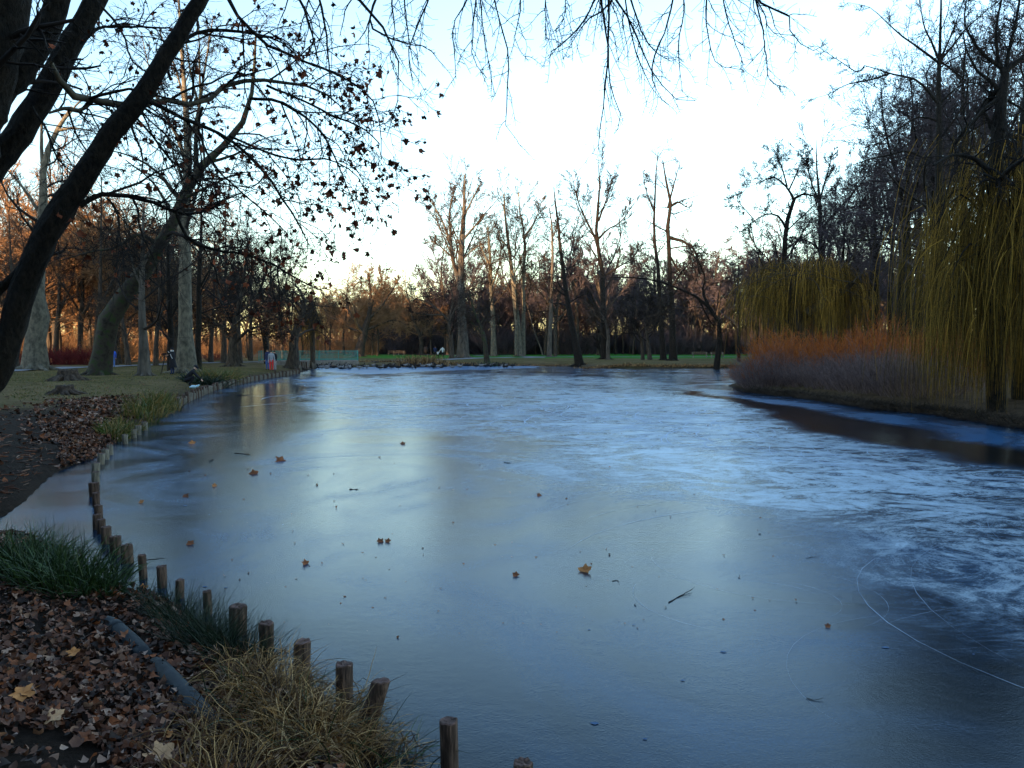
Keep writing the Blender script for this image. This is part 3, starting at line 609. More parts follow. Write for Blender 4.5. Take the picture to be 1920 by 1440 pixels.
tree('alder_tree', [[(1762, 700, 26), (1764, 560, 22), (1762, 400, 18), (1760, 300, 15), (1759, 195, 12), (1762, 115, 9), (1764, 50, 6), (1765, -60, 3)],
                    [(1759, 195, 7), (1735, 165, 6), (1712, 148, 6), (1668, 137, 5), (1621, 123, 3)], [(1668, 138, 4), (1630, 150, 4), (1590, 158, 3), (1550, 178, 2), (1515, 186, 1)],
                    [(1621, 123, 3), (1608, 135, 3), (1575, 115, 2), (1540, 92, 2), (1530, 82, 1)], [(1760, 118, 6), (1720, 88, 5), (1684, 62, 4), (1655, 35, 3), (1632, 14, 2), (1590, 5, 1)],
                    [(1761, 112, 6), (1746, 78, 5), (1732, 46, 4), (1722, -10, 3)], [(1763, 115, 6), (1790, 80, 5), (1815, 50, 4), (1850, 20, 3), (1885, -10, 2)], [(1764, 110, 5), (1785, 62, 4), (1800, 20, 3), (1812, -20, 2)],
                    [(1762, 195, 6), (1785, 172, 4), (1812, 155, 4), (1862, 163, 3)], [(1760, 228, 5), (1728, 218, 4), (1700, 230, 4), (1672, 252, 3), (1640, 272, 3), (1600, 268, 2), (1575, 262, 1)],
                    [(1750, 305, 6), (1722, 292, 5), (1700, 282, 5), (1665, 292, 4), (1635, 297, 4), (1590, 312, 2), (1550, 318, 1)], [(1764, 116, 5), (1790, 135, 4), (1812, 152, 3)]],
     46, 'tallest slender bare tree with a fan of thin limbs beside the big willow', style=[dict(m=9, t0=.2, ang=50, lf=.32, K=6, wander=.22, rf=.4, trop=(0, 0, .02)), dict(m=8, t0=.15, ang=45, lf=.5, K=5, wander=.25, rf=.55, trop=(0, 0, .02)), dict(m=5, t0=.15, ang=42, lf=.5, K=4, wander=.25, rf=.6, trop=(0, 0, 0))], bark='bark_dark', minr=.010, K=11)
for k, (x, yb, ht, Yd) in enumerate([(1640, 690, 300, 64)]):
    mp_ = tree('maple_tree', [[(x, yb, 12), (x + 4, (yb + ht) / 2, 9), (x - 2, ht + 60, 5), (x + 3, ht, 2)], [(x, (yb + ht) / 2, 6), (x - 25, ht + 90, 4), (x - 35, ht + 40, 2)], [(x + 3, (yb + ht) / 2 - 20, 6, 1), (x + 25, ht + 80, 4, 2), (x + 30, ht + 30, 2, 2)]],
         Yd, 'bare maple in the dense thicket between the two willows', style='bushy', bark='bark_dark', twig='twig_purple', group='maples in the thicket behind the willows')[0]
for (px, Yd, sc_) in [(1700, 60, 1.05), (1600, 82, 1.0), (1445, 88, .72), (1385, 96, .75), (1668, 78, 1.2), (1575, 64, .8), (1720, 72, 1.25), (1690, 90, 1.3), (1630, 70, .9), (1420, 78, .6), (1800, 58, 1.2), (1860, 66, 1.5), (1540, 90, 1.0), (1800, 52, 1.2), (1915, 50, 1.45), (1745, 56, 1.15), (1690, 58, 1.2), (1850, 80, 1.6), (1760, 80, 1.4)]:
    x_ = (px - 960) / F * Yd; dup(mp_, (x_, Yd, H(x_, Yd)), rng.uniform(0, 6), sc_)

# --- trees on the left bank
tree('plane_tree', [[(186, 708, 46), (183, 690, 40), (190, 655, 37), (198, 620, 42), (207, 595, 40), (235, 555, 34), (268, 510, 30), (300, 462, 27), (325, 410, 25), (345, 360, 22), (385, 308, 19), (430, 262, 16), (462, 215, 12), (475, 150, 9), (480, 60, 5)],
                    [(207, 597, 30), (193, 598, 20), (186, 592, 12)], [(340, 380, 12), (318, 350, 9), (290, 318, 7), (250, 295, 6), (200, 280, 4)], [(300, 460, 9), (260, 440, 8), (215, 465, 0.1 + 6), (170, 472, 5), (110, 490, 3)],
                    [(345, 375, 12), (365, 330, 11), (368, 250, 9), (375, 160, 7), (372, 40, 4)], [(325, 410, 9), (312, 380, 7), (280, 335, 5), (235, 300, 4)], [(390, 305, 8), (440, 290, 6), (490, 262, 4), (540, 250, 2)],
                    [(350, 370, 8, -1), (400, 345, 6, -2), (450, 325, 4, -3), (510, 320, 2, -4)], [(372, 200, 6), (355, 120, 5), (345, 40, 3)]],
     55, 'huge mossy plane tree leaning right from a swollen base on the grass', style=[dict(m=7, t0=.35, ang=50, lf=.25, K=6, wander=.25, rf=.35, trop=(0, 0, .0)), dict(m=8, t0=.15, ang=50, lf=.5, K=5, wander=.3, rf=.5, trop=(0, 0, -.03)), dict(m=6, t0=.1, ang=45, lf=.55, K=4, wander=.3, rf=.55, trop=(0, 0, -.05))], bark='bark_moss', minr=.0135, K=14, sides=12, flare=1.0)
tree('plane_tree', [[(350, 692, 34), (347, 640, 27), (346, 560, 25), (347, 440, 23), (348, 360, 19), (350, 280, 16), (348, 200, 13), (343, 120, 9), (335, 0, 6), (330, -80, 3)],
                    [(348, 300, 9), (325, 240, 8), (300, 200, 6), (280, 130, 4), (265, 60, 3)], [(350, 270, 9), (372, 210, 8), (385, 120, 6), (400, 30, 4)], [(348, 360, 8), (330, 300, 7), (310, 250, 5)],
                    [(346, 200, 6), (330, 130, 5), (300, 60, 3)]],
     60, 'tall straight plane tree with pale upper trunk, behind the photographer', style=[dict(m=10, t0=.3, ang=52, lf=.24, K=6, wander=.22, rf=.35, trop=(0, 0, .04)), dict(m=8, t0=.15, ang=45, lf=.5, K=5, wander=.25, rf=.5, trop=(0, 0, .02)), dict(m=6, t0=.1, ang=45, lf=.5, K=4, wander=.3, rf=.55, trop=(0, 0, 0))], bark='bark_plane', minr=.0135, K=12, sides=10, flare=1.3)
tree('plane_tree', [[(66, 688, 50), (66, 665, 38), (68, 600, 38), (72, 520, 33), (77, 440, 24), (80, 380, 19), (83, 320, 15), (95, 270, 13), (112, 235, 10), (135, 200, 7)],
                    [(82, 330, 9), (78, 270, 8), (78, 210, 6), (72, 140, 4)], [(72, 395, 8), (45, 355, 7), (20, 325, 5), (-10, 300, 3)], [(105, 245, 7), (140, 240, 5), (180, 250, 3), (215, 275, 2)], [(120, 225, 6), (150, 190, 4), (190, 160, 3)]],
     66, 'thick grey plane tree with a flared foot beyond the path', style=[dict(m=9, t0=.35, ang=52, lf=.25, K=6, wander=.22, rf=.35, trop=(0, 0, .04)), dict(m=8, t0=.15, ang=45, lf=.5, K=5, wander=.25, rf=.5), dict(m=6, t0=.1, ang=45, lf=.5, K=4, wander=.3, rf=.55)], bark='bark_plane', minr=.0145, K=12, sides=12, flare=1.0)
tree('maple_tree', [[(271, 700, 22), (270, 660, 19), (267, 600, 15), (266, 520, 12), (268, 450, 8), (270, 380, 4)], [(266, 540, 6), (250, 500, 5), (240, 450, 3)], [(267, 500, 5), (285, 470, 4), (295, 430, 2)]],
     54, 'straight slim trunk with a root flap, between the leaning plane and the photographer', lite=True, style='bushy', bark='bark_grey', minr=.01)
tree('maple_tree', [[(322, 691, 14), (320, 650, 12), (319, 600, 11), (316, 520, 9), (314, 440, 6), (312, 380, 3)], [(319, 620, 5), (300, 590, 5), (275, 580, 3), (250, 590, 2)], [(319, 600, 5), (335, 570, 4), (350, 560, 2)], [(318, 640, 5), (300, 615, 4), (285, 600, 2)]],
     62, 'dark trunk standing right behind the photographer', lite=True, style='bushy', bark='bark_dark', minr=.011)
tree('maple_tree', [[(372, 690, 13), (372, 640, 11), (373, 560, 10), (376, 470, 8), (378, 400, 5), (380, 340, 3)], [(374, 540, 5), (395, 500, 4), (410, 450, 2)]], 62, 'thin dark trunk right of the straight plane tree', lite=True, style='bushy', bark='bark_dark', minr=.011)
oak, oP, oR, olv = tree('oak_tree', [[(437, 683, 22), (437, 660, 18), (436, 640, 18), (440, 600, 12), (452, 560, 9), (460, 500, 6), (470, 440, 3)], [(436, 642, 10), (415, 615, 9), (385, 600, 7), (350, 595, 4), (325, 600, 2)],
                    [(438, 645, 9), (465, 620, 7), (500, 610, 5), (540, 615, 3)], [(440, 620, 7), (420, 580, 6), (405, 530, 4), (400, 480, 2)], [(445, 590, 7), (480, 560, 5), (515, 520, 4), (540, 480, 2)],
                    [(440, 610, 6, -2), (470, 590, 5, -4), (520, 580, 3, -6)], [(438, 625, 6, -2), (400, 600, 5, -4), (360, 575, 3, -5)]],
     78, 'low spreading oak keeping dry tan leaves beside the path', style='bushy', bark='bark_brown', minr=.011)
tree('willow_tree', [[(548, 685, 24), (552, 650, 18), (556, 620, 16), (566, 590, 12), (570, 560, 8), (555, 535, 4), (530, 520, 2)], [(568, 580, 7), (545, 555, 5), (520, 545, 3), (500, 550, 2)], [(558, 615, 6), (580, 590, 5), (592, 560, 3)],
                     [(555, 630, 6), (530, 610, 5), (505, 605, 3)]],
     80, 'crooked old willow at the pond edge before the footbridge', lite=True, style='bushy', bark='bark_brown', twig='twig_brown', minr=.011)
tree('hornbeam_tree', [[(502, 678, 12), (497, 640, 9), (485, 590, 7), (470, 540, 5), (460, 470, 3)], [(490, 610, 5), (515, 570, 4), (540, 520, 3), (550, 450, 2)], [(486, 590, 5), (455, 575, 4), (420, 560, 2)], [(480, 560, 5), (500, 510, 4), (510, 450, 2)]],
     88, 'twiggy bare hornbeam above the three standing people', style='bushy', bark='bark_dark', minr=.012)
asx = []
for k, (x, yb, w_, Yd, top) in enumerate([(218, 680, 9, 82, 560), (395, 672, 9, 95, 420)]):
    s_ = [-18, 6][k]
    asx.append(tree('ash_tree', [[(x, yb, w_), (x + s_ * .3, yb - 50, w_ * .85), (x + s_, yb - 110, w_ * .6), (x + s_ * 1.3, top, 2)], [(x + s_ * .5, yb - 70, 4), (x + s_ + 18, yb - 120, 3), (x + s_ + 25, yb - 170, 2)]],
         Yd, 'slender bare ash at the wood edge beyond the left path', lite=True, style='bushy', bark='bark_brown', twig='twig_brown', minr=.014, group='slender ashes at the wood edge beyond the path')[0])
for q_, px, Yd, sc_ in [(0, 240, 80, 1.1), (1, 150, 92, 1), (1, 30, 75, .9), (1, 105, 90, 1.1), (1, 292, 80, .9), (1, 470, 105, 1), (1, 420, 92, 1.1), (0, 330, 86, 1.5), (1, 180, 84, 1.2), (1, 500, 112, 1.1), (1, 530, 118, .9), (1, 360, 96, 1.2), (0, 60, 84, 1.5), (1, 450, 88, .9)]:
    x_ = (px - 960) / F * Yd; dup(asx[q_], (x_, Yd, H(x_, Yd)), rng.uniform(0, 6), sc_)

# oak leaves still on the tree
def leafpatch(mb, c, n_dir, size, lobes, rs=1.0, mat_=0):
    """many lobed leaves at once: c (N,3) centre, random frames"""
    N = len(c)
    t = np.linspace(0, 2 * math.pi, len(lobes), endpoint=False)
    u = nrm(rng.standard_normal((N, 3))); v = nrm(np.cross(u, n_dir)); u = np.cross(v, nrm(n_dir))
    nn = nrm(n_dir)
    rad = np.array(lobes)[None] * (1 + .15 * rng.standard_normal((N, len(lobes))))
    x = rad * np.cos(t)[None]; y = rad * np.sin(t)[None] * rs
    cu = rng.uniform(-.9, .9, (N, 1)); cv = rng.uniform(-.5, .9, (N, 1))
    zz = cu * x * x + cv * y * y + .12 * rng.standard_normal(x.shape)
    s = np.asarray(size).reshape(-1, 1, 1)
    P = c[:, None] + s * (x[..., None] * u[:, None] + y[..., None] * v[:, None] + zz[..., None] * nn[:, None])
    ctr = c[:, None]
    V = np.concatenate([ctr, P], 1); L = len(lobes)
    k = np.arange(L); f = np.stack([np.zeros(L, int), 1 + k, 1 + (k + 1) % L], 1)
    fs = (np.arange(N)[:, None, None] * (L + 1) + f[None]).reshape(-1, 3)
    mb.add(V.reshape(-1, 3), [fs], mat_, smooth=True)
p, r = olv[2]
sel = (p[:, -1, 2] < 6.2)
pts = p[sel][:, 1:].reshape(-1, 3); pts = pts[rng.random(len(pts)) < .75]
b = MB(); leafpatch(b, pts + rng.standard_normal(pts.shape) * .12, rng.standard_normal(pts.shape), rng.uniform(.06, .13, len(pts)), [1, .7, 1, .7, 1, .7])
tag(b.build('dry_leaves', M['leaf_oak'], oak), None, None, None, 'stuff')

# --- the near leaning trees, stems and pale twisting limbs with last leaves
NY = 13.0
near = [[(-150, 905, 78), (-105, 820, 62), (-55, 755, 54), (0, 690, 50), (35, 570, 51), (72, 470, 51), (110, 400, 50), (160, 325, 45), (205, 255, 42), (265, 180, 38), (320, 90, 33), (372, 5, 29), (420, -90, 24)],
        [(-90, 640, 26), (-20, 560, 21), (30, 515, 18), (62, 470, 16)]]
nearb = [[(-230, 640, 80, 1), (-100, 430, 66, 1), (-5, 300, 52, 1), (70, 195, 48, 1), (125, 95, 42, 1), (180, 0, 38, 1), (235, -110, 32, 1)],
         [(-260, 560, 90, 0), (-120, 350, 76, 0), (-10, 185, 62, 0), (55, 110, 50, 0), (100, 30, 46, 0), (130, -80, 40, 0)]]
nearc = [[(-190, 760, 130, -1), (-90, 380, 115, -1), (-20, 120, 95, -1), (25, -60, 85, -1), (60, -200, 70, -1)]]
pale = [[(95, 118, 8, -.3), (112, 152, 11, 0), (142, 183, 15, .3), (190, 188, 11, .5), (240, 196, 10, .6), (300, 186, 10, .8), (345, 196, 10, .9), (385, 192, 9, 1), (415, 165, 9, 1.2), (470, 150, 8, 1.3), (540, 155, 6, 1.3), (600, 170, 4, 1.4), (640, 200, 2, 1.4)],
        [(92, 212, 4, .4), (120, 204, 7, .4), (152, 207, 7, .5), (170, 192, 6, .5), (205, 186, 5, .6)],
        [(262, 190, 8, .4), (262, 205, 5, .4), (285, 195, 4, .4)]]
darkl = [[(258, 184, 7, .2), (300, 200, 7, .1), (345, 222, 7, 0), (400, 245, 6, 0), (450, 275, 6, 0), (500, 330, 5, -.1), (545, 395, 4, -.2), (580, 460, 2, -.3)],
         [(150, 386, 11, 0), (175, 370, 10, .1), (210, 364, 9, .2), (255, 370, 8, .4), (300, 385, 7, .6), (345, 402, 6, .8), (400, 390, 5, 1), (430, 366, 3, 1)],
         [(200, 372, 4, .1), (215, 388, 4, 0), (224, 420, 3, 0), (218, 455, 2, 0)],
         [(150, 80, 7, .5), (180, 58, 5, .6), (205, 50, 5, .7), (260, 50, 4, 1), (320, 52, 3, 1.1)],
         [(320, 150, 5, .3), (312, 118, 7, .4), (335, 90, 8, .6), (362, 62, 7, .9), (410, 56, 6, 1), (470, 62, 5, 1), (530, 80, 3, 1), (570, 120, 2, 1)],
         [(470, 185, 6, .8), (520, 190, 6, .6), (565, 215, 5, .6), (600, 245, 4, .6), (630, 300, 3, .6), (655, 360, 2, .6), (668, 395, 1.5, .6)],
         [(330, 398, 6, .5), (355, 450, 6, .5), (410, 470, 5, .5), (470, 480, 4, .4), (520, 500, 4, .4), (560, 525, 3, .4), (605, 545, 2, .4)],
         [(420, -40, 8, .8), (440, 20, 7, .8), (490, 75, 6, .8), (560, 110, 5, .9), (620, 135, 4, 1), (690, 175, 3, 1), (712, 230, 2, 1), (715, 300, 1.5, 1)],
         [(500, 160, 5, 1), (560, 185, 4, 1), (620, 215, 4, 1), (680, 240, 3, 1), (712, 270, 2, 1)],
         [(430, 255, 5, .6), (500, 285, 4, .6), (560, 300, 4, .6), (620, 300, 3, .6), (670, 330, 2, .6), (690, 375, 1.5, .6)],
         [(380, 200, 5, .9), (372, 240, 5, .9), (395, 300, 4, .9), (440, 350, 3, .9), (500, 400, 3, .9), (540, 440, 2, .9)],
         [(250, 215, 5, .3), (290, 260, 4, .4), (320, 300, 4, .5), (370, 340, 3, .6), (430, 420, 2, .7), (470, 470, 1.5, .7)],
         [(180, 0, 5, 1.4), (230, 60, 4, 1.4), (250, 120, 3, 1.4), (300, 150, 3, 1.3), (320, 240, 2, 1.3)],
         [(60, 200, 5, .5), (90, 250, 4, .6), (110, 300, 3, .6), (150, 330, 2, .6)]]
nb = curve_lines(near, NY, 44, .04); nb = (nb[0], nb[1] * .9)
root = empty('plane_tree', (*nb[0][0, 0, :2], H(*nb[0][0, 0, :2])), 'near dark plane tree with one slim slanting stem, twisting limbs and last brown leaves', 'tree')
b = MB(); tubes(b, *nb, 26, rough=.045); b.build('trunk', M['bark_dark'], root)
pl = curve_lines(pale, NY, 16, .2)
b = MB(); tubes(b, *pl, 8, rough=.06); b.build('limb', M['bark_plane'], root)
dl = curve_lines(darkl, NY, 14, .3)
b = MB(); tubes(b, *dl, 7, rough=.06); b.build('limb', M['bark_dark'], root)
allp = np.concatenate([dl[0], resampled := np.array([resample(a, c, 14)[0] for a, c in zip(*pl)])]); allr = np.concatenate([dl[1], np.array([resample(a, c, 14)[1] for a, c in zip(*pl)])])
l1 = shoots(allp, allr, 13, .15, 1, 50, .22, 7, .22, (.02, 0, -.10), .6, .004, absl=1.35, tfall=.3)
l2 = shoots(*l1, 5, .2, 1, 45, .55, 4, .25, (0, 0, -.08), .6, .0055)
l3 = shoots(*l2, 5, .2, 1, 45, .6, 3, .3, (0, 0, -.05), .6, .0046)
b = MB(); tubes(b, *l1, 4); tubes(b, *l2, 3); tubes(b, *l3, 3); b.build('crown', M['twig_dark'], root)
# leaves: the largest single ones are parts, the seed balls and rest are joined
tips = np.concatenate([l2[0][:, -1], l3[0][:, -1]]); 
wx = 960 + F * tips[:, 0] / tips[:, 1]
prob = .11 + .15 * sm((wx - 330) / 150)
tips = tips[rng.random(len(tips)) < prob]
LOB = [1.0, .6, .95, .65, .85, .5, .45, .5, .85, .65, .95, .6]
nleaf = min(280, len(tips)); rng.shuffle(tips)
variants = []
for k in range(8):
    b = MB(); leafpatch(b, np.zeros((1, 3)), np.array([[0, -1, .2]]), [.075], LOB); variants.append(b.mesh('leaf', M['leaf_plane']))
for k in range(nleaf):
    o = bpy.data.objects.new('leaf', variants[k % 8]); S.collection.objects.link(o); o.parent = root
    o.location = tuple(tips[k] - np.array(root.location) + np.array([0, 0, -.03])); o.rotation_euler = (rng.uniform(-1, 1), rng.uniform(-3, 3), rng.uniform(-1.3, 1.3)); s_ = rng.uniform(.6, 1.1); o.scale = (s_, s_, s_)
rest = tips[nleaf:]
if len(rest):
    b = MB(); leafpatch(b, rest, rng.standard_normal(rest.shape), rng.uniform(.03, .065, len(rest)), LOB)
    tag(b.build('foliage', M['leaf_plane'], root), None, None, None, 'stuff')
bt = l3[0][:, -1]; bt = bt[rng.random(len(bt)) < .10]
ico = np.array([[1, 0, 0], [-1, 0, 0], [0, 1, 0], [0, -1, 0], [0, 0, 1], [0, 0, -1]], float); icf = np.array([[0, 2, 4], [2, 1, 4], [1, 3, 4], [3, 0, 4], [2, 0, 5], [1, 2, 5], [3, 1, 5], [0, 3, 5]])
b = MB(); b.add((bt[:, None] + ico[None] * .014).reshape(-1, 3), [(np.arange(len(bt))[:, None, None] * 6 + icf[None]).reshape(-1, 3)])
tag(b.build('seed_balls', M['twig_dark'], root), None, None, None, 'stuff')
for spec, lab in ((nearb, 'near black tree with two crossing stems slanting up out of view, behind the thickest trunk'), (nearc, 'thickest black trunk, rough barked, slanting out of view at the upper left corner')):
    P_, R_ = curve_lines(spec, NY + (1.2 if spec is nearb else -1), 40, .04); R_ = R_ * .92
    rt = empty('leaning_tree', (*P_[0, 0, :2], H(*P_[0, 0, :2])), lab, 'tree')
    for q_ in range(len(P_)):
        base_ = P_[q_, 0].copy(); base_[2] = H(base_[0], base_[1]) - .1
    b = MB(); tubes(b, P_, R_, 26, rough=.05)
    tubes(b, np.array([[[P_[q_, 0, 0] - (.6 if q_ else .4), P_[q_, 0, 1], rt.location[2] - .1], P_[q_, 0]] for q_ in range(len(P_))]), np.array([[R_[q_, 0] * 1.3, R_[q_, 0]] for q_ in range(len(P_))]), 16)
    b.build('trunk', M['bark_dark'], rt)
    a1 = shoots(P_, R_, 5, .5, 1, 50, .2, 6, .2, (.05, 0, -.02), .2, .006, absl=2.0); a2 = shoots(*a1, 6, .2, 1, 45, .5, 5, .25, (0, 0, -.05), .6, .003); a3 = shoots(*a2, 4, .2, 1, 45, .5, 4, .3, (0, 0, -.05), .6, .0025)
    b = MB(); tubes(b, *a1, 5); tubes(b, *a2, 3); tubes(b, *a3, 3); b.build('crown', M['twig_dark'], rt)

# --- branches hanging in from above
HY = 10.5
hang = [[(640, -260, 16, -3), (700, -90, 10, -1), (660, -20, 8), (690, 20, 7), (720, 55, 6), (745, 105, 4), (758, 165, 3), (736, 219, 2), (728, 262, 1)],
        [(590, -90, 9), (600, 0, 6), (612, 60, 5), (618, 130, 4), (622, 200, 2)], [(560, -80, 9), (578, 0, 7), (592, 55, 6), (606, 95, 4), (620, 160, 2)],
        [(700, -60, 8), (680, 12, 6), (730, 45, 4), (790, 60, 2), (815, 85, 1)], [(860, -120, 8), (829, 0, 5), (798, 69, 4), (778, 135, 3), (786, 182, 1.5)],
        [(900, -140, 7), (882, 0, 4), (853, 51, 3), (853, 91, 3), (857, 157, 1)], [(905, -130, 6), (899, 0, 4), (891, 73, 3), (888, 128, 2), (915, 168, 1)], [(880, -130, 6), (899, 0, 4), (908, 80, 3), (919, 157, 2), (931, 215, 1)],
        [(900, -150, 6), (931, 0, 4), (951, 66, 3), (951, 168, 3), (948, 219, 2), (970, 248, 1)], [(960, -140, 6), (973, 0, 3), (975, 44, 3), (964, 95, 2), (990, 133, 1)], [(1028, -80, 3), (1028, 27, 1.5)],
        [(1130, -90, 7), (1114, 0, 5), (1097, 44, 4), (1064, 84, 3), (1032, 107, 2)], [(1060, -60, 3), (1064, 0, 2), (1045, 34, 1)], [(1100, -120, 9), (1116, 0, 6), (1132, 36, 5), (1130, 120, 4), (1123, 219, 3), (1112, 284, 2), (1112, 302, 1)],
        [(1120, -120, 8), (1136, 0, 5), (1145, 58, 4), (1152, 146, 3), (1170, 200, 2), (1165, 230, 1)], [(1110, -120, 8), (1137, 0, 6), (1174, 55, 5), (1210, 139, 3), (1258, 199, 2), (1294, 202, 1)],
        [(1180, -90, 6), (1192, 0, 4), (1210, 73, 3), (1240, 139, 2), (1272, 168, 1)], [(1290, -90, 6), (1272, 0, 4), (1240, 91, 4), (1247, 139, 2), (1260, 160, 1)], [(1290, -90, 5), (1294, 0, 3), (1283, 73, 3), (1291, 157, 1)],
        [(1320, -90, 5), (1316, 0, 4), (1316, 62, 3), (1334, 135, 2), (1374, 137, 1)], [(1340, -90, 5), (1353, 0, 4), (1367, 55, 3), (1393, 124, 2)], [(1350, -120, 9), (1419, 0, 6), (1458, 24, 5), (1478, 33, 4), (1481, 68, 3), (1520, 97, 2), (1549, 84, 1)],
        [(1458, 24, 4), (1464, 81, 3), (1471, 123, 2), (1500, 137, 1)], [(1380, -90, 6), (1402, 0, 4), (1422, 40, 3), (1436, 75, 2), (1478, 80, 1)], [(1180, -80, 6), (1150, 10, 5), (1115, 45, 4), (1095, 60, 3), (1070, 95, 2), (1052, 130, 1)],
        [(800, -120, 6), (760, -20, 4), (765, 60, 3), (775, 120, 1.5)], [(760, -120, 6), (735, -20, 4), (740, 50, 3), (730, 110, 2), (750, 150, 1)], [(1200, -80, 5), (1230, 0, 4), (1255, 40, 3), (1290, 60, 2)]]
hp, hr = curve_lines(hang, HY, 12, .5); hr = np.maximum(hr * .75, .004)
hp[:, :, 1] += rng.normal(0, .5, (len(hp), 1))
hub = np.array([-1.6, 4.5, 10.5]); trunkb = np.array([-4.3, -1.0, 0.45])
ot = empty('hanging_tree', trunkb, 'overhead bare tree whose thin drooping twigs hang into the top of the sky', 'tree')
b = MB(); q_, r_ = resample([trunkb, trunkb + [.1, .1, 4], [-3.8, 0.5, 8], hub, [0.2, 8, 11.2], [1.5, 10, 10.6]], [.35, .28, .22, .14, .08, .05], 16, .1); tubes(b, q_, r_, 12, rough=.05)
q2, r2 = resample([[-3.8, 0.5, 8], [-3.2, 5, 9.6], [-2.2, 9, 9.2]], [.16, .1, .05], 12); tubes(b, q2, r2, 8)
b.build('trunk', M['bark_dark'], ot)
hubs = np.concatenate([q_[8:], q2[4:]])
con = []; cr = []
for a in range(len(hp)):
    s0 = hp[a, 0]; h0 = hubs[np.argmin(np.linalg.norm(hubs - s0, axis=1))]
    mid = (s0 + h0) / 2 + [0, 0, .25]; qq, rr_ = resample([h0, mid, s0], [max(hr[a, 0] * 1.4, .02), hr[a, 0] * 1.2, hr[a, 0]], 6); con.append(qq); cr.append(rr_)
b = MB(); tubes(b, hp, hr, 6, rough=.15); tubes(b, np.array(con), np.array(cr), 6)
b.build('limb', M['twig_dark'], ot)
c1 = shoots(hp, hr, 8, .15, 1, 42, .22, 7, .16, (0, 0, -.10), .6, .005, absl=.75); c2 = shoots(*c1, 5, .2, 1, 55, .3, 4, .25, (0, 0, .02), .6, .004); c3 = shoots(hp, hr, 16, .3, 1, 60, .1, 3, .2, (0, 0, .05), .4, .004, absl=.12)
b = MB(); tubes(b, *c1, 4); tubes(b, *c2, 3); tubes(b, *c3, 3); b.build('crown', M['twig_dark'], ot)

# ------------------------------------------------------------------ willows
def willow(name, cx, cy, rx, ry, zc, hz, n, label, trunk, twig, zlow, thick=.009, bark='bark_brown', tw=.5, hvar=.7):
    root = empty(name, (cx, cy, H(cx, cy)), label, 'tree')
    P_, R_ = trunk; b = MB(); tubes(b, P_, R_, 10, rough=.05); b.build('trunk', M[bark], root)
    # arching limbs
    nl = 70; th = rng.uniform(0, 2 * math.pi, nl); rho = rng.uniform(.45, .95, nl); L = []
    tops = P_[:2 if hvar < .5 else len(P_)].reshape(-1, 3)
    tops = tops[(tops[:, 2] > zc - 1.6) & (tops[:, 2] < zc + hz * 1.1)]
    if len(tops) == 0: tops = np.array([[cx, cy, zc]])
    for a in range(nl):
        s0 = tops[rng.integers(len(tops))]
        e = np.array([cx + rx * rho[a] * math.cos(th[a]), cy + ry * rho[a] * math.sin(th[a]), zc + hz * math.sqrt(max(0, 1 - rho[a] ** 2)) * rng.uniform(hvar, 1) - (0 if hvar > .5 else rng.uniform(0, 1.5))])
        m_ = s0 * .45 + e * .55 + np.array([0, 0, hz * .22]); L.append(resample([s0, m_, e], [.05, .03, .012], 8, .8))
    LP = np.array([l[0] for l in L]); LR = np.array([l[1] for l in L])
    b = MB(); tubes(b, LP, LR, 5, rough=.1)
    s1 = shoots(LP, LR, 6, .3, 1, 50, .3, 5, .25, (0, 0, .0), .6, .007); tubes(b, *s1, 3); b.build('limb', M[bark], root)
    # strands hang from clumps on the limbs, fall almost straight
    src = np.concatenate([LP[:, 2:].reshape(-1, 3), s1[0].reshape(-1, 3)])
    clump = src[rng.integers(len(src), size=n)] + rng.standard_normal((n, 3)) * np.array([.22, .22, .12])
    K = 7; out = np.stack([(clump[:, 0] - cx) / rx, (clump[:, 1] - cy) / ry, np.zeros(n)], 1); out = out * .7 + rng.standard_normal((n, 3)) * .6; out[:, 2] = 0
    zl = zlow + rng.exponential(.9 if hvar > .5 else .4, n) * (1 + 1.2 * vnoise(clump[:, 0], clump[:, 1], .9, 9)); ln = np.maximum(clump[:, 2] - zl, .6) * (rng.uniform(.3, 1.05, n) if hvar > .5 else rng.random(n) ** .45)
    t = np.linspace(0, 1, K); ar = (t * (2 - t)) ** 1.0
    sway = rng.standard_normal((n, 1, 3)) * .10
    Pn = clump[:, None] + out[:, None] * (ar[None, :, None] * tw) + sway * (np.sin(t * 4)[None, :, None])
    Pn[..., 2] = clump[:, None, 2] + .12 * np.sin(np.minimum(t * 4, math.pi))[None] - ln[:, None] * (t ** 1.25)[None]
    b = MB(); tubes(b, Pn, thick * (1 - .5 * t)[None] * rng.choice([.7, 1, 1.7], (n, 1), p=[.45, .4, .15]), 3)
    o = b.build('hanging_twigs', M[twig], root); tag(o, None, None, None, 'stuff')
    return root
# pale dome shaped willow beyond the red shrubs
W1Y = 60; c = A(1505, 640, W1Y)
tk = curve_lines([[(1500, 700, 40), (1497, 620, 34), (1490, 560, 26), (1480, 520, 16)], [(1497, 610, 26), (1520, 560, 22), (1540, 515, 14)], [(1490, 590, 18, 1), (1450, 550, 14, 2), (1425, 530, 8, 3)], [(1510, 590, 18, -1), (1570, 550, 14, -1), (1600, 530, 8, -2)]], W1Y, 10)
tk[0][0, 0, 2] = .2
willow('willow_tree', c[0], W1Y, 5.7, 4.6, 3.6, 5.4, 3500, 'golden dome shaped weeping willow behind the orange topped shrubs', tk, 'twig_willow', 1.6, .011)
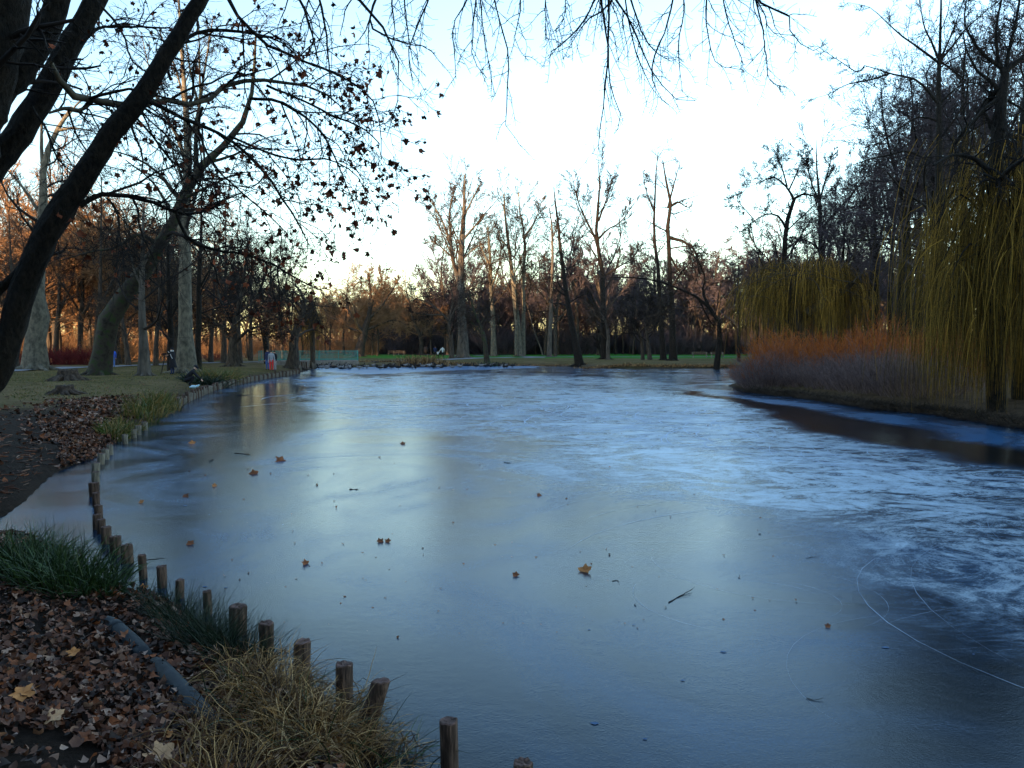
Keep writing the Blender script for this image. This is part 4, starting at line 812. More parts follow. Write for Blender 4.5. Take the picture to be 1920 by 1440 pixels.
# big willow at the right edge, its curtains reach the ice
W2Y = 28; c = A(1850, 640, W2Y)
tk = curve_lines([[(1868, 760, 36), (1866, 600, 33), (1868, 450, 32), (1870, 300, 25), (1878, 200, 20), (1884, 135, 15), (1905, 112, 8), (1930, 100, 5)],
                  [(1915, 760, 34, 2), (1912, 600, 30, 2), (1911, 450, 30, 2), (1912, 330, 24, 2), (1918, 240, 16, 2), (1926, 150, 10, 2), (1930, 0, 5, 2)],
                  [(1884, 132, 9), (1862, 116, 7), (1838, 96, 6), (1815, 60, 4), (1808, 40, 3), (1812, 0, 2)], [(1885, 130, 8), (1893, 90, 6), (1905, 40, 5), (1915, -20, 3)], [(1874, 170, 8), (1852, 148, 7), (1835, 135, 5), (1812, 95, 3), (1806, 60, 2)],
                  [(1780, 292, 5, 3), (1800, 255, 7, 2), (1835, 215, 9, 1), (1872, 165, 10, 0)], [(1868, 250, 9), (1857, 238, 7), (1851, 220, 5), (1840, 205, 3)], [(1868, 252, 8, 0), (1895, 252, 8, 1), (1912, 262, 10, 2)], [(1866, 330, 12), (1830, 300, 9, -1), (1790, 290, 6, -1.5), (1750, 310, 4, -2)],
                  [(1880, 140, 8), (1870, 100, 6), (1868, 50, 5), (1880, -10, 3)], [(1868, 350, 12, 0), (1890, 320, 9, -2), (1930, 290, 6, -3)]], W2Y, 14)
tk[0][0, 0, 2] = .1; tk[0][1, 0, 2] = .1
w2 = willow('willow_tree', c[0] + 1.5, W2Y, 4.3, 3.7, 4.2, 6.0, 5000, 'largest weeping willow with curtains of golden twigs reaching the ice', tk, 'twig_willow', .1, .0065, bark='bark_dark', tw=.7, hvar=.1)
a1 = shoots(tk[0][2:], tk[1][2:], 9, .1, 1, 48, .42, 6, .25, (0, 0, .02), .45, .010); a2 = shoots(*a1, 7, .15, 1, 45, .55, 4, .25, (0, 0, 0), .55, .008); a3 = shoots(*a2, 5, .15, 1, 42, .6, 3, .25, (0, 0, 0), .6, .007)
b = MB(); tubes(b, *a1, 4); tubes(b, *a2, 3); tubes(b, *a3, 3); b.build('crown', M['twig_dark'], w2)
# thin yellow willow veil by the bridge
c = A(576, 640, 84)
tk = curve_lines([[(585, 690, 10), (586, 640, 9), (584, 590, 7), (580, 565, 4)]], 84, 8); tk[0][0, 0, 2] = .1
willow('willow_tree', c[0] + .2, 84, 1.5, 1.3, 2.8, 3.9, 420, 'small yellowish willow hanging in front of the footbridge', tk, 'twig_willow', .8, .010)

# ------------------------------------------------------------------ shrubs on the peninsula
def shrub_proto(name, label, cat, group, h, n, spread, stem, twig, lean=.25, minr=.006, sub=(5, 3), loc=(0, 0, -50)):
    root = empty(name, (0, 0, 0), label, cat, group)
    K = 7; a = rng.uniform(0, 2 * math.pi, n); rho = np.sqrt(rng.random(n)) * spread * .5
    p0 = np.stack([rho * np.cos(a), rho * np.sin(a), np.full(n, -.05)], 1)
    dr = np.stack([np.cos(a) * lean * (.3 + rho), np.sin(a) * lean * (.3 + rho), np.ones(n)], 1) + rng.standard_normal((n, 3)) * .16
    L = h * rng.uniform(.6, 1.0, n) * (1 - .25 * (rho / (spread * .5)) ** 2); P_ = [p0]; dd_ = nrm(dr)
    for k in range(K - 1):
        dd_ = nrm(dd_ + rng.standard_normal((n, 3)) * .12); P_.append(P_[-1] + dd_ * (L / (K - 1))[:, None])
    P_ = np.stack(P_, 1); Rr = np.maximum(minr * 1.6 * (1 - .6 * np.linspace(0, 1, K)), .003)[None] * np.ones((n, 1))
    b = MB(); tubes(b, P_, Rr, 3); o = b.build('stems', M[stem], root); o['kind'] = 'stuff'
    s1 = shoots(P_, Rr, sub[0], .35, 1, 30, .4, 4, .22, (0, 0, .08), .6, minr); s2 = shoots(*s1, sub[1], .2, 1, 35, .5, 3, .25, (0, 0, .1), .7, minr * .8)
    b = MB(); tubes(b, *s1, 3); tubes(b, *s2, 3); o = b.build('twigs', M[twig], root); o['kind'] = 'stuff'
    return root
tall = shrub_proto('dogwood_shrub', 'tall dogwood shrub with orange red twig tops on the wooded point', 'shrub', 'orange topped dogwoods on the point', 3.1, 110, 2.4, 'twig_pink', 'twig_orange', sub=(7, 4), minr=.007)
low = shrub_proto('bramble_shrub', 'low grey pink twiggy shrub along the dark bank of the point', 'shrub', 'low grey twigged shrubs along the bank of the point', 2.2, 150, 2.4, 'twig_pink', 'twig_pink', lean=.5, sub=(6, 3), minr=.0055)
tall.location = (*A(1500, 650, 43)[:2], .3); low.location = (*A(1480, 700, 39.5)[:2], .15)
tx = [(1408, 47), (1440, 45.5), (1560, 43), (1620, 41.5), (1680, 40.5), (1740, 38), (1470, 48), (1540, 47), (1600, 46), (1660, 44), (1720, 43), (1790, 42), (1850, 40), (1780, 36)]
for k, (px, y) in enumerate(tx):
    p_ = A(px, 650, y); x_, y_ = p_[0], y
    while sdist(np.array([x_]), np.array([y_]))[0] < .5 and y_ < 60: y_ += .4; x_ += .25
    dup(tall, (x_, y_, H(x_, y_)), rng.uniform(0, 6), rng.uniform(.92, 1.12) * (.62 if px < 1420 else .8 if px < 1445 else 1), scz=rng.uniform(.72, 1.22) * (.62 if px < 1420 else .85 if px < 1475 else 1))
for k, (px, py) in enumerate([(1408, 726), (1440, 728), (1475, 733), (1510, 738), (1550, 742), (1590, 746), (1630, 752), (1670, 756), (1710, 762), (1745, 764)]):
    p_ = G(px, py); x_, y_ = p_[0], p_[1]
    while sdist(np.array([x_]), np.array([y_]))[0] < .45 and y_ < 60: y_ += .3; x_ += .1
    dup(low, (x_, y_, H(x_, y_)), rng.uniform(0, 6), rng.uniform(.8, 1.05) * (.7 if px < 1430 else 1))
for o_, (px, y) in ((tall, (1500, 44)), (low, (1460, 42))):
    x_ = A(px, 650, y)[0]; o_.location = (x_, y + 2, H(x_, y + 2))
# red stemmed dogwoods beyond the left path
redp = shrub_proto('red_dogwood', 'crimson stemmed dogwood thicket beside the path under the bare trees', 'shrub', 'crimson dogwoods beyond the path', 2.2, 120, 3.0, 'twig_red', 'twig_red', lean=.4, minr=.012, sub=(4, 2))
rl_ = [(115, 84), (135, 82), (95, 86), (155, 84), (340, 98), (400, 104), (20, 80)]
for k, (px, y) in enumerate(rl_):
    x_ = A(px, 660, y)[0]
    if k == 0: redp.location = (x_, y, H(x_, y))
    else: dup(redp, (x_, y, H(x_, y)), rng.uniform(0, 6), rng.uniform(.8, 1.1) * (1 if k < 4 else .7))

# ------------------------------------------------------------------ woods behind
def proto(name, label, group, h, style, bark, twig, spread=.35, forks=3, minr=.022, r0=.28):
    root = empty(name, (0, 0, 0), label, 'tree', group)
    L = []
    top = np.array([rng.normal() * .5, rng.normal() * .5, h]); L.append(resample([(0, 0, -.2), (rng.normal() * .2, rng.normal() * .2, h * .35), (rng.normal() * .5, rng.normal() * .5, h * .7), top], [r0, r0 * .75, r0 * .45, .03], 9, .3))
    for k in range(forks):
        z0 = h * rng.uniform(.25, .5); a = 2 * math.pi * (k + rng.random()) / forks; e = h * spread * rng.uniform(.6, 1)
        L.append(resample([(0, 0, z0), (math.cos(a) * e * .5, math.sin(a) * e * .5, z0 + h * .18), (math.cos(a) * e, math.sin(a) * e, z0 + h * rng.uniform(.35, .5))], [r0 * .5, r0 * .33, .03], 9, .4))
    P_ = np.array([l[0] for l in L]); R_ = np.array([l[1] for l in L])
    b = MB(); tubes(b, P_, R_, 7); b.build('trunk', M[bark], root)
    b = MB()
    for k, (p, r) in enumerate(crown(P_, R_, style, minr, True)): tubes(b, p, r, 4 if k == 0 else 3)
    b.build('crown', M[twig], root)
    return root
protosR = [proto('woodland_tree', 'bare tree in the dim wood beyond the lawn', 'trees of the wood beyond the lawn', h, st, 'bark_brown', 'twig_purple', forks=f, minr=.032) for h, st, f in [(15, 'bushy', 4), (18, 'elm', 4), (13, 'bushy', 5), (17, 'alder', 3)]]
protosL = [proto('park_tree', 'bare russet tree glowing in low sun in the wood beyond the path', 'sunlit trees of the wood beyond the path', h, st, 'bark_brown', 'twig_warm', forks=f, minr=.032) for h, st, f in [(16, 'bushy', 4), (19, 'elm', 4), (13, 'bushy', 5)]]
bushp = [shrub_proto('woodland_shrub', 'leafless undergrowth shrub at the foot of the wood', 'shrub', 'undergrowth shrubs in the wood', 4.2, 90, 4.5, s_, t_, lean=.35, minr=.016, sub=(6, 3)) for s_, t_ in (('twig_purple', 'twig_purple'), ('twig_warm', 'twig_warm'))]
used = set()
def put(pr, x, y, sc=1.0, scz=None):
    key = pr.name
    if key not in used:
        used.add(key); pr.location = (x, y, H(x, y)); pr.scale = (sc, sc, scz or sc); return pr
    return dup(pr, (x, y, H(x, y)), rng.uniform(0, 6), sc, scz=scz)
# right and centre wood
for k in range(95):
    Yd = rng.uniform(172, 235); X_ = rng.uniform(-.10, .48) * Yd
    if k % 3 == 0: Yd = rng.uniform(168, 185); X_ = rng.uniform(-.02, .45) * Yd
    put(protosR[k % 4], X_, Yd, rng.uniform(.8, 1.2) * (1.15 if X_ > 30 else 1))
for k in range(44):
    Yd = rng.uniform(95, 165); X_ = rng.uniform(.27, .62) * Yd
    put(protosR[k % 4], X_, Yd, rng.uniform(.75, 1.0))
for k in range(34):
    Yd = rng.uniform(150, 230); X_ = rng.uniform(-.26, -.08) * Yd
    put(protosL[k % 3], X_, Yd, rng.uniform(.65, 1.0))
for k in range(70):
    Yd = rng.uniform(84, 190); X_ = rng.uniform(-.75, -.27) * Yd
    if X_ > -40: continue
    put(protosL[k % 3], X_, Yd, rng.uniform(.8, 1.35))
for k in range(150):
    Yd = rng.uniform(165, 235); X_ = rng.uniform(-.16, .5) * Yd
    put(bushp[0], X_, Yd, rng.uniform(1.1, 1.9))
for k in range(30):
    Yd = rng.uniform(58, 100); X_ = rng.uniform(.34, .66) * Yd
    if sdist(np.array([X_]), np.array([Yd]))[0] < 1: continue
    put(bushp[0], X_, Yd, rng.uniform(.8, 1.2))
for k in range(100):
    Yd = rng.uniform(90, 230); X_ = rng.uniform(-.72, -.1) * Yd
    if X_ > -42 and Yd < 155: continue
    put(bushp[1], X_, Yd, rng.uniform(.6, 1.2))
for k in range(13):
    Yd = rng.uniform(145, 185); X_ = rng.uniform(-.11, .27) * Yd
    put(protosR[[1, 3, 1, 2][k % 4]], X_, Yd, rng.uniform(1.05, 1.35))
# far mass of trees closing the view
def farwood(name, twig, seed):
    b = MB(); n = 17
    x = rng.uniform(-42, 42, n); y = rng.uniform(-10, 10, n); h = rng.uniform(12, 19, n); K = 6; t = np.linspace(0, 1, K)
    P_ = np.stack([x[:, None] + rng.normal(0, .3, (n, K)), y[:, None] + rng.normal(0, .3, (n, K)), h[:, None] * t[None]], -1); R_ = .25 * (1 - .9 * t)[None] * np.ones((n, 1))
    tubes(b, P_, R_, 4); a1 = shoots(P_, R_, 12, .15, 1, 50, .42, 5, .25, (0, 0, .05), .5, .04); a2 = shoots(*a1, 8, .1, 1, 50, .5, 3, .3, (0, 0, 0), .6, .035); a3 = shoots(*a2, 4, .1, 1, 50, .5, 2, .3, (0, 0, 0), .6, .03)
    tubes(b, *a1, 3); tubes(b, *a2, 3); tubes(b, *a3, 3)
    n = 800; K = 4; t = np.linspace(0, 1, K); x = rng.uniform(-44, 44, n); y = rng.uniform(-8, 8, n); h = rng.uniform(1.5, 6.5, n)
    P_ = np.stack([x[:, None] + rng.normal(0, .9, (n, 1)) * t, y[:, None] + rng.normal(0, .9, (n, 1)) * t, h[:, None] * t[None]], -1) + rng.normal(0, .15, (n, K, 3)); tubes(b, P_, (.06 * (1 - .6 * t))[None] * np.ones((n, 1)), 3)
    a1 = shoots(P_, .06 * np.ones((n, K)), 3, .3, 1, 45, .5, 3, .3, (0, 0, 0), .6, .04); tubes(b, *a1, 3)
    return b.mesh(name, M[twig])
fw = [farwood('distant_wood', 'twig_purple', 1), farwood('distant_wood', 'twig_warm', 2)]
for k, (x, y, q_) in enumerate([(-210, 225, 1), (-140, 255, 1), (-75, 275, 1), (-15, 285, 0), (45, 275, 0), (110, 265, 0), (170, 240, 0), (-180, 170, 1), (20, 250, 0), (80, 235, 0), (-110, 215, 1), (-60, 310, 1), (10, 320, 0), (90, 310, 0), (-140, 300, 1), (-40, 250, 1), (140, 200, 0), (60, 255, 0), (-200, 195, 1), (-30, 222, 1), (30, 215, 0), (0, 345, 0), (70, 345, 0), (-80, 345, 1), (-160, 340, 1), (120, 300, 0)]):
    o = bpy.data.objects.new('distant_wood', fw[q_]); S.collection.objects.link(o); o.location = (x, y, .3); o.rotation_euler = (0, 0, -x / 400 + (math.pi if k % 2 else 0))
    tag(o, 'far mass of bare trees closing the view across the park', None, None, 'stuff')
# unseen conifer belt added behind the viewer to keep low sun off the pond
con_ = empty('sun_block_spruce', (0, 0, 0), 'added unseen spruce blocking the low sun behind the viewer', 'tree', 'added spruces shading the pond from behind the viewer')
b = MB(); tubes(b, np.array([[0, 0, -.2], [0, 0, 10], [0, 0, 21.]]), np.array([.4, .25, .05]), 8); b.build('trunk', M['bark_dark'], con_)
b = MB()
M['needles'] = mat('needles', (0.015, 0.035, 0.018), (0.04, 0.07, 0.03), 3, bump=0)
for z in np.linspace(.8, 21, 26):
    rad = 4.6 * (1 - z / 22.5) + .3; nn = 22; a = np.linspace(0, 2 * math.pi, nn, endpoint=False) + z
    rr_ = rad * (1 + .25 * ((np.arange(nn) % 2) * 2 - 1) + rng.normal(0, .08, nn))
    V = np.concatenate([[[0, 0, z + 1.3]], np.stack([rr_ * np.cos(a), rr_ * np.sin(a), z - .5 + rng.normal(0, .15, nn)], 1)])
    kk = np.arange(nn); b.add(V, [np.stack([0 * kk, 1 + kk, 1 + (kk + 1) % nn], 1)], smooth=False)
b.build('crown', M['needles'], con_)
first = True
for row in range(3):
    for k in range(30):
        u = -75 + k * 5.6 + row * 2.0 + rng.normal() * .5; v = 34 + row * 5 + rng.normal()
        # a belt square to the sun's direction
        x_ = math.sin(SUN_AZ) * v + math.cos(SUN_AZ) * u; y_ = math.cos(SUN_AZ) * v - math.sin(SUN_AZ) * u
        s_ = rng.uniform(1.2, 1.4) * (1.5 if u < 38 else 1)
        if first: con_.location = (x_, y_, H(x_, y_)); con_.scale = (1.3, 1.3, 1.3); first = False
        else: dup(con_, (x_, y_, H(x_, y_)), rng.uniform(0, 6), s_)

# ------------------------------------------------------------------ posts
def post_mesh(rad, h, pale=False, lean=(0, 0), sides=14):
    b = MB(); K = 6; z = np.linspace(-.35, h, K); a = np.arange(sides) / sides * 2 * math.pi
    prof = 1 + .07 * np.sin(a * 2 + rng.uniform(0, 6)) + .05 * rng.standard_normal(sides)
    V = []
    for k in range(K):
        rr_ = rad * prof * (1 + .02 * rng.standard_normal(sides))
        t = z[k] / max(h, .01)
        V.append(np.stack([rr_ * np.cos(a) + lean[0] * z[k], rr_ * np.sin(a) + lean[1] * z[k], np.full(sides, z[k]) + (rng.normal(0, .004, sides) if k == K - 1 else 0)], 1))
    V.append(V[-1] * [.88, .88, 1] + [lean[0] * h * .12, lean[1] * h * .12, .006]); V.append(V[-1] * [.4, .4, 1] + [lean[0] * h * .6, lean[1] * h * .6, -.004])
    V = np.concatenate(V); K2 = K + 2
    i = np.arange(K2 - 1)[:, None] * sides; j = np.arange(sides)[None]; j2 = (j + 1) % sides
    q = np.stack([i + j, i + j2, i + sides + j2, i + sides + j], -1)
    b.add(V, [q[:K - 1].reshape(-1, 4)], 0); b.f.append(q[K - 1:].reshape(-1, 4)); b.m.append(np.full(2 * sides, 1, np.int32)); b.sm.append(np.full(2 * sides, False))
    b.f.append((K2 - 1) * sides + np.arange(sides)[None]); b.m.append(np.array([1], np.int32)); b.sm.append(np.array([False]))
    return b.mesh('wooden_post', [M['post_pale' if pale else 'post_side'], M['post_top']])
nearposts = [(980, 1430, 38, .30, 'post at the very bottom edge, only its worn top showing'), (841, 1352, 37, .36, 'upright weathered post standing alone in the ice, the nearest whole one'), (714, 1277, 33, .34, 'leaning post wrapped by dry grass blades'),
             (645, 1246, 35, .30, 'thick post with flat top behind the dry grass tussock'), (567, 1203, 34, .28, 'black wet post rising from the straw tussock'), (500, 1168, 29, .27, 'brown post between the rushes and the straw tussock'), (446, 1136, 32, .24, 'broad split post among dark rushes'),
             (388, 1109, 17, .20, 'thin post at the back of the dark rushes'), (337, 1088, 16, .17, 'short post half hidden by leaf litter'), (303, 1062, 18, .21, 'post beside a floating dead leaf, first after the thin one'), (266, 1041, 15, .24, 'slim post standing clear of its neighbours'),
             (237, 1022, 21, .20, 'thick post with its dark mirror image in the inlet ice'), (216, 1006, 20, .2, 'post touching the thick post at the inlet bend'), (199, 988, 19, .2, 'reddish post at the inlet bend, third of the tight row'), (190, 974, 15, .18, 'small post in the tight inlet row, level with its neighbour'),
             (182, 965, 14, .19, 'narrow post in the tight inlet row below the bend'), (184, 948, 14, .2, 'post midway along the tight inlet row'), (180, 924, 14, .2, 'post in the upper half of the tight inlet row'), (176, 905, 18, .22, 'broad leftmost post of the tight inlet row'),
             (179, 885, 14, .22, 'pale post above the broad leftmost one'), (180, 868, 14, .22, 'pale post where the inlet row meets the bank'), (190, 850, 13, .22, 'grey post against the leafy bank end'), (197, 842, 12, .22, 'grey post second from the reeds'), (206, 834, 12, .22, 'grey post touching the small reeds'),
             (234, 815, 10, .22, 'pale post half hidden in small reeds'), (251, 805, 9, .22, 'pale post first of three between the reed beds'), (259, 798, 12, .25, 'pale post tallest of three between the reed beds'), (271, 791, 10, .24, 'pale post last of three between the reed beds')]
for k, (px, py, wpx, hh, lab) in enumerate(nearposts):
    t_ = G(px, py, hh); rad = wpx / 2 * t_[1] / F
    if k == 2: ln = (.30, -.08)
    else: ln = (rng.normal() * .03, rng.normal() * .03)
    o = bpy.data.objects.new('wooden_post', post_mesh(rad, hh, pale=k > 18, lean=ln)); S.collection.objects.link(o)
    o.location = (float(t_[0] - ln[0] * hh), float(t_[1] - ln[1] * hh), 0); o.rotation_euler = (0, 0, 0)
    tag(o, lab, 'post', 'wooden posts edging the pond')
edge_ = np.array([G(*p_) for p_ in [(326, 768), (350, 753), (400, 732), (470, 715), (560, 700)]])
seg = np.concatenate([[0], np.cumsum(np.linalg.norm(np.diff(edge_, axis=0), axis=1))])
s_ = 0; pm = [post_mesh(.07, .34, True, sides=9), post_mesh(.06, .28, True, sides=9), post_mesh(.075, .38, False, sides=9)]; k = 0
while s_ < seg[-1]:
    x_ = np.interp(s_, seg, edge_[:, 0]); y_ = np.interp(s_, seg, edge_[:, 1])
    o = bpy.data.objects.new('wooden_post', pm[k % 3]); S.collection.objects.link(o); o.location = (float(x_ + .06 + rng.normal() * .02), float(y_ + rng.normal() * .02), rng.normal() * .04); o.rotation_euler = (rng.normal() * .06, rng.normal() * .04, rng.uniform(0, 6))
    tag(o, 'weathered pale post in the long curved row holding the far left bank', 'post', 'pale posts of the curved row along the bank')
    s_ += .29 if s_ < 14 else .42; k += 1
for k in range(22):
    px = 558 + k * 1.6 + rng.normal() * .5; c_ = G(px, 694 - k * .12 + rng.normal() * .8)
    o = bpy.data.objects.new('wooden_post', pm[k % 3]); S.collection.objects.link(o); o.location = (float(c_[0]), float(c_[1]), .05); o.rotation_euler = (rng.normal() * .1, rng.normal() * .1, rng.uniform(0, 6)); o.scale = (1, 1, 1.9)
    tag(o, 'stake in the loose cluster of stakes before the footbridge', 'post', 'stakes clustered before the footbridge')

# ------------------------------------------------------------------ grasses
def blades(mb, c, n, h, spread, width, lean=.5, K=6, droop=.8, bias=(0, 0), jitter=.12, kink=0, mat_=0, sxy=(1, 1)):
    a = rng.uniform(0, 2 * math.pi, n); rho = np.sqrt(rng.random(n)) * spread
    p0 = np.stack([c[0] + rho * np.cos(a) * sxy[0], c[1] + rho * np.sin(a) * sxy[1], np.zeros(n)], 1); p0[:, 2] = np.maximum(height(p0[:, 0], p0[:, 1]), -.03) - .01
    b2 = a + rng.normal(0, .9, n); d = np.stack([np.cos(b2) * lean + bias[0], np.sin(b2) * lean + bias[1], np.ones(n)], 1) + rng.standard_normal((n, 3)) * .2; d = nrm(d)
    L = h * rng.uniform(.45, 1.1, n); P_ = [p0]; dr = droop * rng.uniform(.2, 1.3, n)
    for k in range(K - 1):
        d = nrm(d + np.stack([rng.normal(0, jitter, n), rng.normal(0, jitter, n), -dr * (k + 1) / K * .55], 1))
        if kink and k == int(K * .5):
            m_ = rng.random(n) < kink; d[m_] = nrm(d[m_] * [1, 1, 0] + rng.standard_normal((m_.sum(), 3)) * .6 - [0, 0, .45])
        nx_ = P_[-1] + d * (L / (K - 1))[:, None]; P_.append(nx_)
    P_ = np.stack(P_, 1)
    g_ = np.maximum(height(P_[..., 0], P_[..., 1]), 0) + .012 + .05 * rng.random((n, 1)); P_[..., 2] = np.where(np.arange(K)[None] > 0, np.maximum(P_[..., 2], g_), P_[..., 2])
    T = nrm(np.gradient(P_, axis=1)); sd = nrm(np.cross(T, rng.standard_normal((n, 1, 3)))); w_ = width * rng.uniform(.6, 1.3, (n, 1)) * (1 - np.linspace(0, 1, K) ** 2.2 * .92)[None]
    V = np.stack([P_ + sd * w_[..., None] / 2, P_ - sd * w_[..., None] / 2], 2).reshape(-1, 3)
    k_ = np.arange(K - 1)[None] * 2 + np.arange(n)[:, None] * 2 * K
    mb.add(V, [np.stack([k_, k_ + 1, k_ + 3, k_ + 2], -1).reshape(-1, 4)], mat_)
def tuft(name, label, cat, parts, m):
    c0 = parts[0][0]; b = MB()
    for c_, kw in parts: blades(b, c_, **kw)
    o = b.build(name, m, origin=(c0[0], c0[1], H(c0[0], c0[1]))); tag(o, label, cat); return o
g1 = [G(95, 1070, .3), G(50, 1045, .3), G(140, 1080, .3), G(5, 1040, .3), G(180, 1105, .2)]
tuft('grass_clump', 'lush green grass clump at the inlet edge above the leaf litter', 'grass clump', [(c_, dict(n=420, h=.52, spread=.38, width=.010, lean=.45, droop=.75)) for c_ in g1[:4]] + [(g1[4], dict(n=260, h=.34, spread=.25, width=.008, lean=.6, droop=.9))], M['grass_green'])
g2 = [G(380, 1190, .2), G(420, 1200, .15), G(340, 1160, .15), G(450, 1235, .12), G(300, 1125, .12)]
tuft('rush_clump', 'dark spiky rushes between the grey pipe and the posts', 'rushes', [(c_, dict(n=420, h=.42, spread=.22, width=.004, lean=.75, droop=.35, jitter=.05)) for c_ in g2[:4]] + [(g2[4], dict(n=200, h=.25, spread=.25, width=.005, lean=.6, droop=.8))], M['rush_green'])
g3 = [G(520, 1330, .1), G(590, 1370, .1), G(450, 1370, .2), G(560, 1420, .1), G(640, 1400, .05), G(480, 1290, .1), G(420, 1440, .3), G(690, 1440, .02), G(620, 1330, .03)]
tuft('straw_tussock', 'large tangled tussock of straw coloured dead grass beside the posts', 'dry grass', [(c_, dict(n=380 if k < 7 else 150, h=.46, spread=.24, width=.0062, lean=.8, droop=.9, kink=.6, K=7, bias=(.1, .05), jitter=.2)) for k, c_ in enumerate(g3)], M['straw'])
tuft('grass_clump', 'few green blades growing through the dry tussock', 'grass clump', [(c_, dict(n=60, h=.42, spread=.4, width=.007, lean=.8, droop=.8)) for c_ in (g3[1], g3[4], g3[7], g3[0])], M['grass_green'])
tuft('reed_bed', 'tall green and straw reeds, the larger bed on the left bank', 'reeds', [(G(px, py, .05), dict(n=110, h=.85, spread=.5, width=.026, lean=.28, droop=.9, kink=.35)) for px, py in [(262, 790), (280, 780), (298, 772), (312, 768), (296, 765), (270, 778)]], M['reed_mix'])
tuft('reed_bed', 'short reeds with brown litter, the smaller bed on the left bank', 'reeds', [(G(px, py, .05), dict(n=110, h=.5, spread=.35, width=.02, lean=.4, droop=1.0, kink=.3)) for px, py in [(210, 824), (217, 820), (226, 814), (234, 810), (243, 805)]], M['reed_mix'])
tuft('grass_clump', 'low dark clump behind the crouching person', 'grass clump', [(G(px, py, .35), dict(n=260, h=1.0, spread=1.0, width=.03, lean=.9, droop=.9)) for px, py in [(378, 716), (390, 716)]], M['rush_green'])
tuft('grass_clump', 'round olive grass hummock further along the bank from the crouching person', 'grass clump', [(G(px, py, .35), dict(n=330, h=1.2, spread=1.1, width=.03, lean=.8, droop=.8)) for px, py in [(404, 711), (414, 709)]], M['reed_mix'])
tuft('reed_bed', 'yellow reeds on the far bank behind the ducks', 'reeds', [(G(px, 686, .1), dict(n=200, h=1.5, spread=1.6, width=.06, lean=.3, droop=.5)) for px in (772, 782, 792, 802, 815)], M['straw'])
tuft('grass_clump', 'green tuft at the foot of the short crooked tree', 'grass clump', [(G(914, 682, .3), dict(n=200, h=.9, spread=1.2, width=.05, lean=.6, droop=.6))], M['grass_green'])
b = MB()
pts_ = []
for t_ in np.linspace(0, 1, 400):
    px = 640 + t_ * 750; pts_.append(G(px, 686.5 if px < 1090 else 691, 0))
for c_ in pts_: blades(b, c_ + np.array([0, 1.0, 0]), 16, .35, .9, .05, .7, 4, 1.2)
tag(b.build('dry_bank_grass', M['straw']), 'dead grass hanging over the far bank edge', None, None, 'stuff')
# short turf and litter on the left bank, and roots and stalks on the dark bank of the point
b = MB(); n_ = 5200
px = rng.uniform(20, 640, n_); py = 692 + rng.random(n_) ** 1.3 * 60
c_ = np.array([G(x, y, .45) for x, y in zip(px, py)]); ok = sdist(c_[:, 0], c_[:, 1]) > .4
for q_ in c_[ok][:2600]: blades(b, q_, 2, .12, .3, .02, .8, 3, .8)
tag(b.build('turf_grass', M['reed_mix']), 'worn short turf on the left bank', None, None, 'stuff')
b = MB()
for t_ in np.linspace(0, 1, 260):
    x_ = np.interp(t_, [0, .25, .5, .75, 1], [1384, 1500, 1640, 1780, 1930]); y_ = np.interp(x_, [1384, 1400, 1500, 1640, 1760, 1850, 1930], [727, 736, 746, 767, 778, 792, 805])
    blades(b, G(x_, y_) + np.array([.15, .35, 0]), 22, .4, .45, .014, .9, 5, 1.1, bias=(-.3, -.5))
tag(b.build('bank_roots', M['twig_brown']), 'dead stalks and roots hanging over the dark bank of the point', None, None, 'stuff')

# ------------------------------------------------------------------ fallen leaves
LL = [1.0, .8, .95, .75, .9, .7, .9, .8]
def litter(name, pts, size, label, flat=.45, lift=.02):
    b = MB(); n = len(pts); nd = rng.standard_normal((n, 3)) * flat + [0, 0, 1]
    pts = pts.copy(); pts[:, 2] = height(pts[:, 0], pts[:, 1]) + lift * rng.random(n) + .008
    leafpatch(b, pts, nd, size, LL); return tag(b.build(name, M['litter']), label, None, None, 'stuff')
px = rng.uniform(-150, 640, 26000); py = rng.uniform(1050, 1560, 26000)
c_ = np.array([G(x, y, .4) for x, y in zip(px, py)]); d_ = sdist(c_[:, 0], c_[:, 1])
bare = ((px - 60) / 150) ** 2 + ((py - 1385) / 60) ** 2
ok = (d_ > .04) & ((bare > 1) | (rng.random(len(px)) < .15)) & (rng.random(len(px)) < np.clip((1.6 * (c_[:, 1] / 5) ** 2), 0, 1))
litter('leaf_litter', c_[ok][:10000], rng.uniform(.015, .04, min(10000, ok.sum())), 'thick carpet of curled brown fallen leaves covering the near bank', .5, .045)
px = rng.normal(190, 60, 3600); py = 745 + rng.random(3600) * 65 + (px - 190) * -.1
c_ = np.array([G(x, y, .4) for x, y in zip(px, np.maximum(py, 715))]); d_ = sdist(c_[:, 0], c_[:, 1]); ok = d_ > .3
litter('leaf_litter', c_[ok], rng.uniform(.04, .085, ok.sum()), 'drift of fallen leaves below the tree stump', .6, .05)
px = rng.uniform(110, 225, 1800); py = rng.uniform(815, 870, 1800)
c_ = np.array([G(x, y, .15) for x, y in zip(px, py)]); d_ = sdist(c_[:, 0], c_[:, 1]); ok = (d_ > .02) & (d_ < 1.6)
litter('leaf_litter', c_[ok], rng.uniform(.03, .06, ok.sum()), 'dark brown leaves heaped by the inlet corner', .6, .06)
px = rng.uniform(-50, 420, 900); py = rng.uniform(700, 1010, 900)
c_ = np.array([G(x, y, .4) for x, y in zip(px, py)]); d_ = sdist(c_[:, 0], c_[:, 1]); ok = d_ > .3
litter('leaf_litter', c_[ok], rng.uniform(.03, .06, ok.sum()), 'scattered single leaves on the bare earth', .4, .02)
b = MB(); n_ = 2600; px = rng.uniform(-60, 330, n_); py = 745 + rng.random(n_) * 260; c_ = np.array([G(x, y, .4) for x, y in zip(px, py)]); ok = sdist(c_[:, 0], c_[:, 1]) > .15; c_ = c_[ok]
